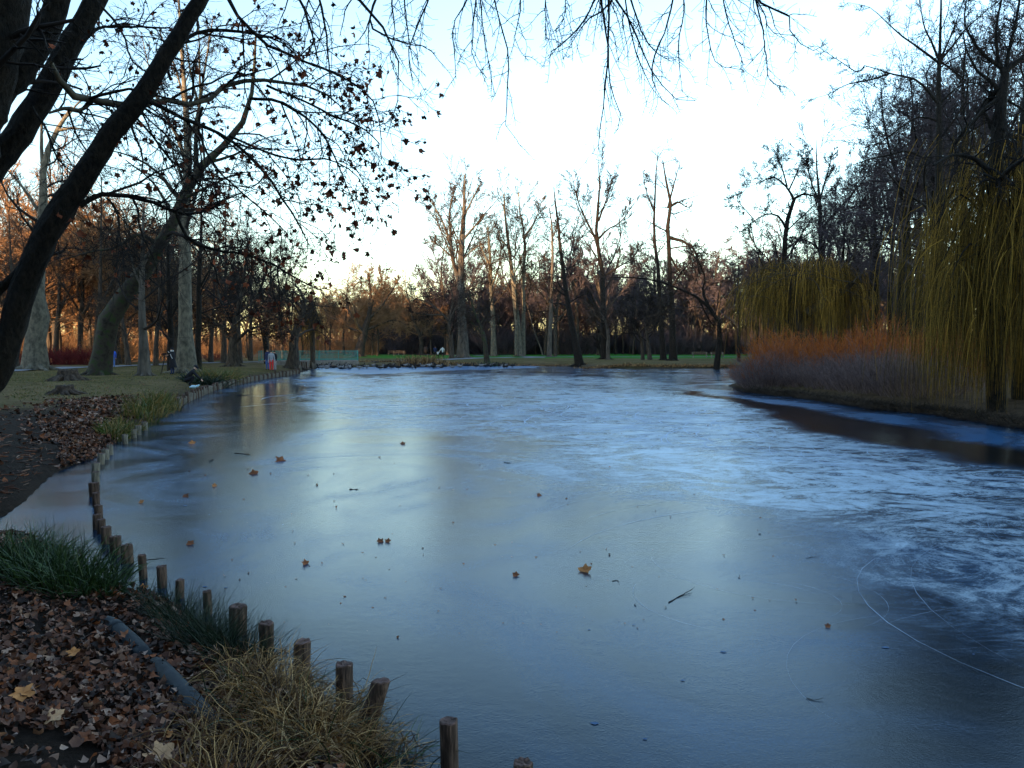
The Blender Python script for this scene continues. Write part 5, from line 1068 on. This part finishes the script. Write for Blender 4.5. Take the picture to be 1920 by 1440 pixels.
c_[:, 2] = height(c_[:, 0], c_[:, 1]) + .012; aa = rng.uniform(0, 6.3, len(c_)); ll = rng.uniform(.02, .12, len(c_)); dv = np.stack([np.cos(aa) * ll, np.sin(aa) * ll, rng.normal(0, .01, len(c_))], 1)
tubes(b, np.stack([c_ - dv, c_ + rng.normal(0, .008, c_.shape), c_ + dv], 1), np.tile([.004, .005, .003], (len(c_), 1)) * rng.uniform(.6, 2.6, (len(c_), 1)), 4)
tag(b.build('twig_litter', M['litter']), 'small sticks and crumbs scattered over the bare earth', None, None, 'stuff')
def bigleaf(px, py, z, size, m, label, tilt=(0, 0, 1), name='fallen_leaf', stem=True):
    c_ = G(px, py, z); zz = (H(c_[0], c_[1]) + .055 if z > .05 else .012)
    b = MB(); t = np.linspace(0, 2 * math.pi, 36, endpoint=False)
    rad = .82 + .16 * np.cos(5 * t) + .05 * np.cos(15 * t) + .03 * rng.standard_normal(36); rad *= np.where(np.abs(t - math.pi) < .5, .75, 1)
    x = rad * np.cos(t); y = rad * np.sin(t); zf = .35 * x * x * rng.uniform(.3, 1) + .3 * y * y * rng.uniform(-.2, 1) + .05 * np.sin(5 * t)
    a0 = rng.uniform(0, 6); n_ = nrm(np.array(tilt, float)); u = nrm(np.cross(n_, [math.cos(a0), math.sin(a0), .1])); v = np.cross(n_, u)
    ring = lambda s: np.array([0, 0, 0]) + size * s * (x[:, None] * u + y[:, None] * v) + size * (zf * s * s)[:, None] * n_
    V = np.concatenate([[[0, 0, 0]], ring(.5), ring(1)]); k = np.arange(36); k2 = (k + 1) % 36
    b.add(V, [np.stack([0 * k, 1 + k, 1 + k2], 1), np.stack([1 + k, 37 + k, 37 + k2, 1 + k2], 1)])
    if stem: tubes(b, np.array([[0, 0, 0], -u * size * .7 + n_ * size * .1, -u * size * 1.3 + n_ * size * .25]), np.array([size * .03, size * .02, size * .015]), 4)
    o = bpy.data.objects.new(name, b.mesh(name, [M[m]])); S.collection.objects.link(o); o.location = (float(c_[0]), float(c_[1]), zz); tag(o, label, 'leaf'); return o
bigleaf(42, 1260, .45, .075, 'leaf_orange', 'bright orange fallen leaf nearest the left edge of the leaf litter', (.1, -.4, 1))
bigleaf(98, 1299, .45, .065, 'leaf_tan', 'light brown fallen leaf in the middle of the leaf litter', (0, -.4, 1))
bigleaf(298, 1362, .4, .085, 'leaf_tan', 'largest pale tan fallen leaf, beside the straw tussock', (.2, -.5, 1))
bigleaf(313, 1325, .4, .035, 'leaf_orange', 'small orange leaf just above the largest tan leaf', (0, -.3, 1))
bigleaf(135, 1175, .45, .05, 'leaf_orange', 'rust coloured leaf below the green grass clump', (0, -.5, 1))
bigleaf(235, 1163, .35, .05, 'leaf_brown', 'orange brown leaf resting against the grey pipe', (.5, -.3, 1))
bigleaf(268, 1108, .1, .05, 'leaf_orange', 'orange leaf at the foot of the slim post', (.1, -.8, 1))
for px, py, s_, m, lab in [(1097, 1072, .085, 'leaf_orange', 'upright orange leaf standing on the open ice, the biggest there'), (967, 1080, .045, 'leaf_brown', 'small dark leaf on the ice left of the biggest upright leaf'), (713, 1016, .05, 'leaf_brown', 'star shaped red brown leaf of a pair on the ice'),
                           (727, 1016, .045, 'leaf_brown', 'darker leaf touching the star shaped one on the ice'), (572, 1058, .055, 'leaf_brown', 'flat rusty leaf with a pale frost patch beside it'), (357, 1021, .055, 'leaf_brown', 'curled leaf on the ice near the tight post row'), (348, 932, .07, 'leaf_brown', 'torn brown leaf on the ice above the pale frost patch'),
                           (402, 912, .05, 'leaf_orange', 'small orange leaf on the ice, above the torn brown leaf'), (265, 943, .05, 'leaf_orange', 'tiny orange leaf on the ice near the inlet posts'), (525, 865, .14, 'leaf_brown', 'largest curled brown leaf far out on the ice'), (476, 889, .10, 'leaf_brown', 'flat brown leaf with twig on the ice by a scratched loop'),
                           (1011, 930, .06, 'leaf_brown', 'lone dark leaf in the middle of the pond'), (360, 832, .10, 'leaf_orange', 'orange leaf on the ice beyond the reeds'), (1552, 1176, .03, 'leaf_brown', 'small dark lump of leaf on the clear ice at the right'), (755, 833, .08, 'leaf_brown', 'distant brown leaf in the bright reflection')]:
    bigleaf(px, py, 0, s_ * .95, m, lab, (rng.normal() * .5, -.7, .9))
def stick(px0, py0, px1, py1, r, label, z=.004, mname='bark_dark', forks=2):
    a_, c_ = G(px0, py0), G(px1, py1); m_ = (a_ + c_) / 2 + np.array([rng.normal() * .02, rng.normal() * .03, 0]); q_, r_ = resample([a_ + [0, 0, z], m_ + [0, 0, z], c_ + [0, 0, z + .01]], [r, r * .8, r * .4], 9, .5)
    b = MB(); tubes(b, q_, r_, 6, caps=True)
    s1 = shoots(q_[None], r_[None], forks, .3, .9, 40, .3, 4, .1, (0, 0, .02), .6, r * .4); s1[0][..., 2] = np.maximum(s1[0][..., 2], .006); tubes(b, *s1, 4)
    o = b.build('twig', M[mname], origin=a_); tag(o, label, 'twig')
stick(1254, 1130, 1298, 1108, .006, 'forked black twig lying on the open ice', forks=3)
stick(440, 850, 470, 853, .012, 'thin straight twig on the ice near the largest leaf'); stick(655, 918, 672, 918, .010, 'dark twig in the bright reflection'); stick(945, 867, 957, 869, .012, 'short twig in mid pond')
stick(1512, 1047, 1536, 1045, .004, 'thin bent twig on the ice at the right', forks=1); stick(1148, 1090, 1162, 1094, .004, 'tiny twig beside the biggest upright leaf', forks=1); stick(393, 866, 402, 862, .012, 'short dark stick near the reeds')
stick(270, 1059, 310, 1057, .007, 'dark dead leaf stalk stuck between two posts', z=.05, forks=0); stick(1512, 1310, 1545, 1312, .003, 'faint straight twig low on the clear ice', forks=0); stick(443, 742, 468, 741, .02, 'branch lying on the ice near the curved post row')
# crumbs of debris on the ice
b = MB(); n_ = 170; px = rng.uniform(300, 1500, n_); py = 720 + rng.random(n_) ** .8 * 480; c_ = np.array([G(x, y) for x, y in zip(px, py)]); ok = sdist(c_[:, 0], c_[:, 1]) < -.5; c_ = c_[ok]; c_[:, 2] = .006
leafpatch(b, c_, np.tile([0, 0, 1.], (len(c_), 1)) + rng.standard_normal(c_.shape) * .3, rng.uniform(.006, .022, len(c_)) * np.clip(c_[:, 1] / 10, .5, 2), [1, .6, 1, .5, .9])
tag(b.build('ice_debris', M['leaf_brown']), 'crumbs of leaf and bark scattered over the ice', None, None, 'stuff')

# ------------------------------------------------------------------ pipe and stumps
pa = [G(198, 1112, .42), G(235, 1142, .40), G(272, 1180, .38)]; pb = [G(290, 1196, .36), G(335, 1250, .33), G(402, 1330, .27)]
pr = empty('drain_pipe', (*pa[0][:2], H(*pa[0][:2])), 'smooth dark grey pipe edging the leaf litter beside the rushes', 'pipe')
for pts_, r0_, nm in ((pa, .062, 'section'), (pb, .070, 'section')):
    for p_ in pts_: p_[2] = H(p_[0], p_[1]) + .005
    q_, r_ = resample(pts_, [r0_] * 3, 12); r_ = r_ * (1 + .02 * rng.standard_normal(12)); r_[0] *= .8; r_[-1] *= .85
    b = MB(); tubes(b, q_, r_, 18, caps=True); b.build(nm, M['pipe'], pr)
q_, r_ = resample([pa[1] * .6 + pa[0] * .4, pa[1] * .4 + pa[0] * .6], [.069, .069], 2); b = MB(); tubes(b, q_, r_, 18, caps=True); b.build('collar', M['pipe'], pr)
def stump(px, py, wpx, hpx, label, roots=7, cut=True):
    c_ = G(px, py, .42); sc = c_[1] / F; rad = wpx / 2 * sc; hh = hpx * sc; z0 = H(c_[0], c_[1])
    root = empty('tree_stump', (c_[0], c_[1], z0), label, 'stump')
    n = 40; a = np.arange(n) / n * 2 * math.pi; lob = 1 + .22 * np.sin(a * 5 + 1) + .1 * np.sin(a * 9); V = []
    for t in np.linspace(0, 1, 7):
        rr_ = rad * (.62 + .55 * (1 - t) ** 2.2) * (1 + (lob - 1) * (1.3 - t)) * (1 + .03 * rng.standard_normal(n)); V.append(np.stack([c_[0] + rr_ * np.cos(a), c_[1] + rr_ * np.sin(a), z0 - .1 + (hh + .1) * t + (rng.normal(0, .05 * hh, n) if t == 1 else 0 * a)], 1))
    V.append(V[-1] * .25 + np.array([c_[0], c_[1], z0 + hh * .88]) * .75); V = np.concatenate(V); i = np.arange(7)[:, None] * n; j = np.arange(n)[None]; j2 = (j + 1) % n
    b = MB(); q = np.stack([i + j, i + j2, i + n + j2, i + n + j], -1); b.add(V, [q.reshape(-1, 4), (7 * n + np.arange(n))[None]]); b.build('stump_body', M['stump'], root)
    for k in range(roots):
        aa = 2 * math.pi * k / roots + rng.normal() * .2; e = rad * rng.uniform(1.4, 2.2); pts_ = [[c_[0] + math.cos(aa) * rad * .6, c_[1] + math.sin(aa) * rad * .6, z0 + hh * .35], [c_[0] + math.cos(aa) * rad * 1.1, c_[1] + math.sin(aa) * rad * 1.1, z0 + hh * .12], [c_[0] + math.cos(aa + .2) * e, c_[1] + math.sin(aa + .2) * e, z0 - .08]]
        q_, r_ = resample(pts_, [hh * .28, hh * .2, hh * .08], 7, .2); b = MB(); tubes(b, q_, r_, 7, rough=.06); b.build('root', M['stump'], root)
stump(128, 716, 50, 22, 'wide sawn tree stump with reddish side on the grass')
stump(122, 742, 46, 16, 'low rotten stump with dark spreading roots, nearer than the sawn one', roots=9)

# ------------------------------------------------------------------ people
def person(px, Yd, hgt, rz, joints, cols, label, hat=None, extra=None, z=None):
    """joints in units of body height; cols: torso, legs, shoes materials"""
    x_ = (px - 960) / F * Yd; z_ = H(x_, Yd) if z is None else z
    root = empty('person', (x_, Yd, z_), label, 'person')
    names = ['pelvis', 'chest', 'neck', 'head', 'crown', 'ls', 'le', 'lh', 'lf', 'rs', 're', 'rh', 'rf', 'lhip', 'lk', 'la', 'lt', 'rhip', 'rk', 'ra', 'rt']
    J = {'pelvis': (0, 0, .52), 'chest': (0, 0, .72), 'neck': (0, 0, .84), 'head': (0, .01, .90), 'crown': (0, .01, .965), 'ls': (-.105, 0, .80), 'le': (-.14, -.01, .63), 'lh': (-.13, .03, .49), 'lf': (-.13, .035, .45),
         'rs': (.105, 0, .80), 're': (.14, -.01, .63), 'rh': (.13, .03, .49), 'rf': (.13, .035, .45), 'lhip': (-.055, 0, .50), 'lk': (-.06, .01, .28), 'la': (-.06, -.01, .05), 'lt': (-.065, .07, .02),
         'rhip': (.055, 0, .50), 'rk': (.06, .01, .28), 'ra': (.06, -.01, .05), 'rt': (.065, .07, .02)}
    J.update(joints)
    rad = {'pelvis': .085, 'chest': .095, 'neck': .036, 'head': .052, 'crown': .045, 'ls': .048, 'le': .033, 'lh': .021, 'lf': .018, 'lhip': .062, 'lk': .042, 'la': .028, 'lt': .022}
    for k in list(rad):
        if k.startswith('l') and k != 'lf' or k == 'lf': rad['r' + k[1:]] = rad[k]
    E = [('pelvis', 'chest'), ('chest', 'neck'), ('neck', 'head'), ('head', 'crown'), ('chest', 'ls'), ('ls', 'le'), ('le', 'lh'), ('lh', 'lf'), ('chest', 'rs'), ('rs', 're'), ('re', 'rh'), ('rh', 'rf'),
         ('pelvis', 'lhip'), ('lhip', 'lk'), ('lk', 'la'), ('la', 'lt'), ('pelvis', 'rhip'), ('rhip', 'rk'), ('rk', 'ra'), ('ra', 'rt')]
    me = bpy.data.meshes.new('body'); co = [tuple(np.array(J[n]) * hgt) for n in names]
    me.from_pydata(co, [(names.index(a), names.index(c)) for a, c in E], []); tmp = bpy.data.objects.new('body', me); S.collection.objects.link(tmp)
    sk = tmp.modifiers.new('skin', 'SKIN'); sk.use_smooth_shade = True
    for k, n in enumerate(names):
        v = me.skin_vertices[0].data[k]; v.radius = (rad[n] * hgt, rad[n] * hgt * (.8 if n in ('pelvis', 'chest') else 1)); v.use_root = n == 'pelvis'
    ss = tmp.modifiers.new('sub', 'SUBSURF'); ss.levels = 1; ss.render_levels = 1
    dg = bpy.context.evaluated_depsgraph_get(); dg.update(); ev = tmp.evaluated_get(dg); m2 = bpy.data.meshes.new_from_object(ev)
    bpy.data.objects.remove(tmp)
    nv = len(m2.vertices); v = np.empty(nv * 3, np.float32); m2.vertices.foreach_get('co', v); v = v.reshape(-1, 3)
    b = MB(); segmat = {('neck', 'head'): 2, ('head', 'crown'): 2, ('lh', 'lf'): 2, ('rh', 'rf'): 2, ('lhip', 'lk'): 1, ('lk', 'la'): 1, ('rhip', 'rk'): 1, ('rk', 'ra'): 1, ('la', 'lt'): 3, ('ra', 'rt'): 3, ('pelvis', 'lhip'): 1, ('pelvis', 'rhip'): 1}
    f4 = []; f3 = []
    for p_ in m2.polygons: (f4 if len(p_.vertices) == 4 else f3).append(list(p_.vertices)) if len(p_.vertices) in (3, 4) else None
    def mats_of(fs):
        c_ = v[np.array(fs)].mean(1); best = np.full(len(fs), 1e9); mi = np.zeros(len(fs), np.int32)
        for a, e in E:
            A_, B_ = np.array(J[a]) * hgt, np.array(J[e]) * hgt; t = np.clip(((c_ - A_) @ (B_ - A_)) / ((B_ - A_) @ (B_ - A_)), 0, 1); dd_ = np.linalg.norm(c_ - A_ - t[:, None] * (B_ - A_), axis=1) - (rad[a] + rad[e]) * .5 * hgt
            u = dd_ < best; best[u] = dd_[u]; mi[u] = segmat.get((a, e), 0)
        return mi
    b.v.append(v.astype(float)); b.n = nv
    for fs in (f4, f3):
        if fs: b.f.append(np.array(fs)); b.m.append(mats_of(fs)); b.sm.append(np.full(len(fs), True))
    for s_ in 'lr':     # five fingers on each hand
        w_, tip = np.array(J[s_ + 'h']), np.array(J[s_ + 'f']); d_ = nrm(tip - w_); sd_ = nrm(np.cross(d_, [0.3, 1, .2])); 
        for q_ in range(5):
            o_ = (q_ - 2) * .0065; ln_ = [.028, .042, .046, .042, .034][q_]; st_ = tip + sd_ * o_ - d_ * (.012 if q_ == 0 else 0); dd_ = nrm(d_ + sd_ * (q_ - 2) * (.12 if q_ else .45) + np.array([0, .15, 0]))
            tubes(b, np.array([st_, st_ + dd_ * ln_ * .5, st_ + dd_ * ln_ + np.array([0, .006, -.002])]) * hgt, np.array([.006, .0052, .0035]) * hgt, 5, 2)
    hd = np.array(J['head']); cr_ = np.array(J['crown']); up = nrm(cr_ - hd); fw_ = nrm(np.array([0, 1, 0.0]) - up * up[1])
    nose = (hd + up * .015 + fw_ * .05) * hgt; tubes(b, np.array([nose + up * .015 * hgt, nose + fw_ * .012 * hgt]), np.array([.004, .008]) * hgt, 5, 2, caps=True)
    body = bpy.data.objects.new('body', b.mesh('body', [M[cols[0]], M[cols[1]], M['skin'], M[cols[2]]])); S.collection.objects.link(body); body.parent = root
    # cap of hair or hat
    n = 12; b = MB(); V = []
    for t in np.linspace(0, 1, 6):
        ph = t * math.pi * .55; r_ = .062 * math.sin(ph); a = np.arange(n) / n * 2 * math.pi; s0 = np.cross(up, fw_)
        V.append((hd + up * (.025 + .062 * math.cos(ph)) - fw_ * .008)[None] + r_ * (np.cos(a)[:, None] * s0 + np.sin(a)[:, None] * fw_ * 1.12))
    V = np.concatenate(V) * hgt; i = np.arange(5)[:, None] * n; j = np.arange(n)[None]; j2 = (j + 1) % n; b.add(V, [np.stack([i + j, i + j2, i + n + j2, i + n + j], -1).reshape(-1, 4)])
    hm = bpy.data.objects.new('hat' if hat else 'hair', b.mesh('cap', M[hat or 'hair'])); S.collection.objects.link(hm); hm.parent = root
    root.rotation_euler = (0, 0, rz)
    if extra: extra(root, J, hgt)
    return root
def addpart(root, name, b, m):
    o = bpy.data.objects.new(name, b.mesh(name, m)); S.collection.objects.link(o); o.parent = root; return o
def longcoat(m):
    def f(root, J, h):
        b = MB(); pts = np.array([[0, 0, .82], [0, 0, .72], [0, -.005, .6], [0, -.01, .5], [0, -.02, .38], [0, -.03, .25]]) * h; r = np.array([.06, .115, .1, .11, .13, .15]) * h; tubes(b, pts, r, 16); addpart(root, 'coat', b, M[m])
    return f
def scarfcoat(root, J, h):
    longcoat('black_cloth')(root, J, h)
    b = MB(); a = np.linspace(0, 2 * math.pi, 13); tubes(b, np.stack([.05 * np.cos(a), .05 * np.sin(a), np.full(13, .865)], 1) * h, np.full(13, .018 * h), 6); addpart(root, 'scarf', b, M['white_cloth'])
    b = MB(); tubes(b, np.array([[-.1, .09, .84], [-.12, .0, .78], [-.13, -.06, .66], [-.11, -.09, .58]]) * h, np.full(4, .009 * h), 5); addpart(root, 'bag_strap', b, M['white_cloth'])
arms_fwd = {'le': (-.13, .05, .66), 'lh': (-.05, .17, .68), 'lf': (-.04, .2, .70), 're': (.13, .05, .66), 'rh': (.05, .17, .68), 'rf': (.04, .2, .70)}
walk = {'lk': (-.06, .06, .29), 'la': (-.06, .09, .05), 'lt': (-.06, .16, .02), 'rk': (.06, .01, .28), 'ra': (.06, -.1, .07), 'rt': (.06, -.03, .02), 'le': (-.14, -.05, .64), 'lh': (-.12, -.02, .51), 'lf': (-.12, 0, .47), 're': (.14, .02, .63), 'rh': (.13, .09, .51), 'rf': (.13, .11, .475)}
person(212, 72, 1.62, R(20), walk, ['blue_cloth', 'jeans', 'black_cloth'], 'person in a bright blue jacket and jeans walking beside the leaning plane tree', hat='black_cloth')
ph = person(323, 57, 1.82, R(75), arms_fwd, ['black_cloth', 'navy_cloth', 'black_cloth'], 'person in a long dark coat and white scarf behind a camera tripod', hat='black_cloth', extra=scarfcoat)
tp = A(309, 680, 57); tz = H(tp[0], 57)
tr = empty('camera_tripod', (tp[0], 57, tz), 'black camera on spread tripod in front of the person in the long coat', 'tripod')
for a in (.3, 2.4, 4.5):
    b = MB(); tubes(b, np.array([[tp[0], 57, tz + 1.15], [tp[0] + .5 * math.cos(a), 57 + .5 * math.sin(a), tz]]), np.array([.022, .014]), 6, caps=True); b.build('leg', M['black_cloth'], tr)
b = MB(); tubes(b, np.array([[tp[0], 57, tz + 1.1], [tp[0], 57, tz + 1.28]]), np.array([.03, .03]), 8, caps=True); b.build('centre_column', M['black_cloth'], tr)
b = MB(); box(b, (tp[0], 57, tz + 1.36), (.17, .11, .13)); tubes(b, np.array([[tp[0] - .08, 57, tz + 1.36], [tp[0] - .22, 57, tz + 1.36]]), np.array([.045, .05]), 10, caps=True); b.build('camera_body', M['black_cloth'], tr)
crouch = {'pelvis': (0, -.06, .18), 'chest': (0, .08, .34), 'neck': (0, .15, .43), 'head': (0, .19, .48), 'crown': (0, .23, .535), 'ls': (-.105, .12, .40), 'le': (-.13, .22, .28), 'lh': (-.08, .30, .20), 'lf': (-.07, .33, .17), 'rs': (.105, .12, .40), 're': (.13, .22, .28), 'rh': (.08, .30, .2), 'rf': (.07, .33, .17),
          'lhip': (-.06, -.05, .17), 'lk': (-.10, .16, .26), 'la': (-.08, .02, .05), 'lt': (-.08, .10, .02), 'rhip': (.06, -.05, .17), 'rk': (.10, .16, .26), 'ra': (.08, .02, .05), 'rt': (.08, .10, .02)}
person(352, 44.5, 2.0, R(-70), crouch, ['black_cloth', 'black_cloth', 'black_cloth'], 'person in black crouching at the pond edge beside the dark grass clump', hat='black_cloth')
bp_ = A(361, 722, 43.5); b = MB(); q_, r_ = resample([[-.16, 0, .08], [0, .02, .1], [.15, 0, .1], [.34, 0, .2]], [.03, .09, .08, .03], 9, .2); tubes(b, q_, r_, 9, caps=True, rough=.1)
o = bpy.data.objects.new('cloth_bag', b.mesh('cloth_bag', M['lightblue_cloth'])); S.collection.objects.link(o); o.location = (bp_[0], 43.5, H(bp_[0], 43.5) - .02); tag(o, 'pale blue bag lying at the feet of the crouching person', 'bag')
person(502, 71, 1.75, R(160), {}, ['navy_cloth', 'jeans', 'black_cloth'], 'person in dark navy jacket, first of three standing by the bridge')
person(509, 70.5, 1.7, R(190), {}, ['grey_cloth', 'red_cloth', 'black_cloth'], 'person with pale grey top and red trousers near the bridge')
person(515, 71.5, 1.68, R(150), {}, ['black_cloth', 'grey_cloth', 'black_cloth'], 'person in black jacket with pale legs, last of three by the bridge')
CY = 134
person(816, CY, 1.85, R(5), walk, ['navy_cloth', 'black_cloth', 'black_cloth'], 'taller person in a navy coat walking hand in hand on the far path')
person(821.5, CY, 1.05, R(5), {'re': (.17, 0, .74), 'rh': (.26, 0, .84), 'rf': (.28, 0, .87)}, ['white_cloth', 'black_cloth', 'black_cloth'], 'small child in white walking between two adults on the far path')
person(830, CY, 1.75, R(5), {**walk, 'le': (-.2, 0, .66), 'lh': (-.28, .02, .55), 'lf': (-.3, .03, .52), 'chest': (-.03, .0, .72)}, ['white_cloth', 'black_cloth', 'black_cloth'], 'person in a white jacket leaning towards the small child')

# ------------------------------------------------------------------ benches and sign far away
def bench(px, Yd, rz, label, L=1.8):
    x_ = (px - 960) / F * Yd; z_ = H(x_, Yd); r_ = empty('park_bench', (x_, Yd, z_), label, 'bench'); r_.rotation_euler = (0, 0, rz)
    def part(name, m, lst):
        b = MB()
        for c_, s_ in lst: box(b, c_, s_)
        addpart(r_, name, b, M[m])
    for k in range(3): part('seat_plank', 'wood_plank', [((0, -.18 + k * .17, .45), (L, .14, .04))])
    for k in range(2): part('back_plank', 'wood_plank', [((0, .28 + k * .04, .62 + k * .2), (L, .035, .14))])
    for s_ in (-1, 1): part('leg', 'concrete', [((s_ * L * .4, 0, .21), (.1, .45, .42)), ((s_ * L * .4, .27, .5), (.08, .06, .75))])
bench(1312, 133, 0, 'brown park bench by the path left of the pale willow', 2.6); bench(1345, 131, 0, 'second park bench, next to the willow and its dark stump', 2.2)
bench(748, 150, R(8), 'low bench on the far lawn left of the strolling family', 2.2); bench(738, 162, R(-5), 'long bench beyond the first one on the far lawn', 2.4)
x_ = (799 - 960) / F * 160; pb_ = empty('litter_bin', (x_, 160, H(x_, 160)), 'dark park litter bin on a post left of the strolling family', 'litter bin')
b = MB(); tubes(b, np.array([[x_, 160, 0], [x_, 160, 1.3]]), np.array([.05, .05]), 8, caps=True); b.build('pole', M['black_cloth'], pb_); b = MB(); tubes(b, np.array([[x_, 159.9, 1.0], [x_, 159.9, 1.5], [x_, 159.9, 2.1]]), np.array([.35, .45, .42]), 12, caps=True); b.build('bin_body', M['black_cloth'], pb_)

# ------------------------------------------------------------------ ducks
def duck(mats, sit):
    b = MB(); z0 = .10 if not sit else .04
    def egg(c_, r, n=8, K=6, m=0):
        V = []
        for t in np.linspace(.06, .94, K):
            ph = t * math.pi; a = np.arange(n) / n * 2 * math.pi; V.append(np.stack([c_[0] - r[0] * math.cos(ph) * np.ones(n), c_[1] + r[1] * math.sin(ph) * np.cos(a), c_[2] + r[2] * math.sin(ph) * np.sin(a) + (.05 * (t < .15))], 1))
        V = np.concatenate(V); i = np.arange(K - 1)[:, None] * n; j = np.arange(n)[None]; j2 = (j + 1) % n
        b.add(V, [np.stack([i + j, i + j2, i + n + j2, i + n + j], -1).reshape(-1, 4), np.arange(n)[None, ::-1], (K - 1) * n + np.arange(n)[None]], m)
    egg((0, 0, z0 + .11), (.25, .11, .10)); egg((.27, 0, z0 + .30), (.07, .045, .045), 7, 5, 1 if len(mats) > 1 else 0)
    tubes(b, np.array([[.17, 0, z0 + .14], [.22, 0, z0 + .22], [.25, 0, z0 + .29]]), np.array([.06, .04, .035]), 7)
    tubes(b, np.array([[.32, 0, z0 + .295], [.39, 0, z0 + .28]]), np.array([.018, .01]), 5, caps=True)
    tubes(b, np.array([[-.2, 0, z0 + .13], [-.31, 0, z0 + .19]]), np.array([.05, .015]), 5, caps=True)
    if not sit:
        for s_ in (-.04, .04): tubes(b, np.array([[0.02, s_, z0 + .04], [.02, s_, 0.005], [.07, s_, .004]]), np.array([.01, .009, .012]), 4)
    return b.mesh('duck', mats)
dm = [duck([M['duck_dark'], M['duck_dark']], False), duck([M['duck_dark'], M['duck_dark']], True), duck([M['duck_grey'], M['duck_dark']], False), duck([M['duck_grey'], M['duck_grey']], True)]
for k in range(105):
    px = rng.uniform(602, 965) if k > 20 else rng.uniform(590, 660); py = 690.5 + rng.normal() * 1.3 - (px > 850) * 1.8
    c_ = G(px, py); 
    if sdist(c_[:1], c_[1:2])[0] > -.25: c_ = G(px, 693.5 if px < 850 else 690)
    q_ = int(rng.choice([0, 1, 2, 3], p=[.42, .33, .17, .08])); o = bpy.data.objects.new('duck', dm[q_]); S.collection.objects.link(o); o.location = (float(c_[0]), float(c_[1]), 0.002); o.rotation_euler = (0, 0, rng.uniform(0, 6.28)); s_ = rng.uniform(1.05, 1.35); o.scale = (s_, s_, s_)
    tag(o, ['dark duck standing in the long flock along the far ice edge', 'dark duck sitting in the long flock along the far ice edge', 'pale duck standing in the long flock along the far ice edge', 'pale duck sitting in the long flock along the far ice edge'][q_], 'duck', 'ducks gathered along the far ice edge')
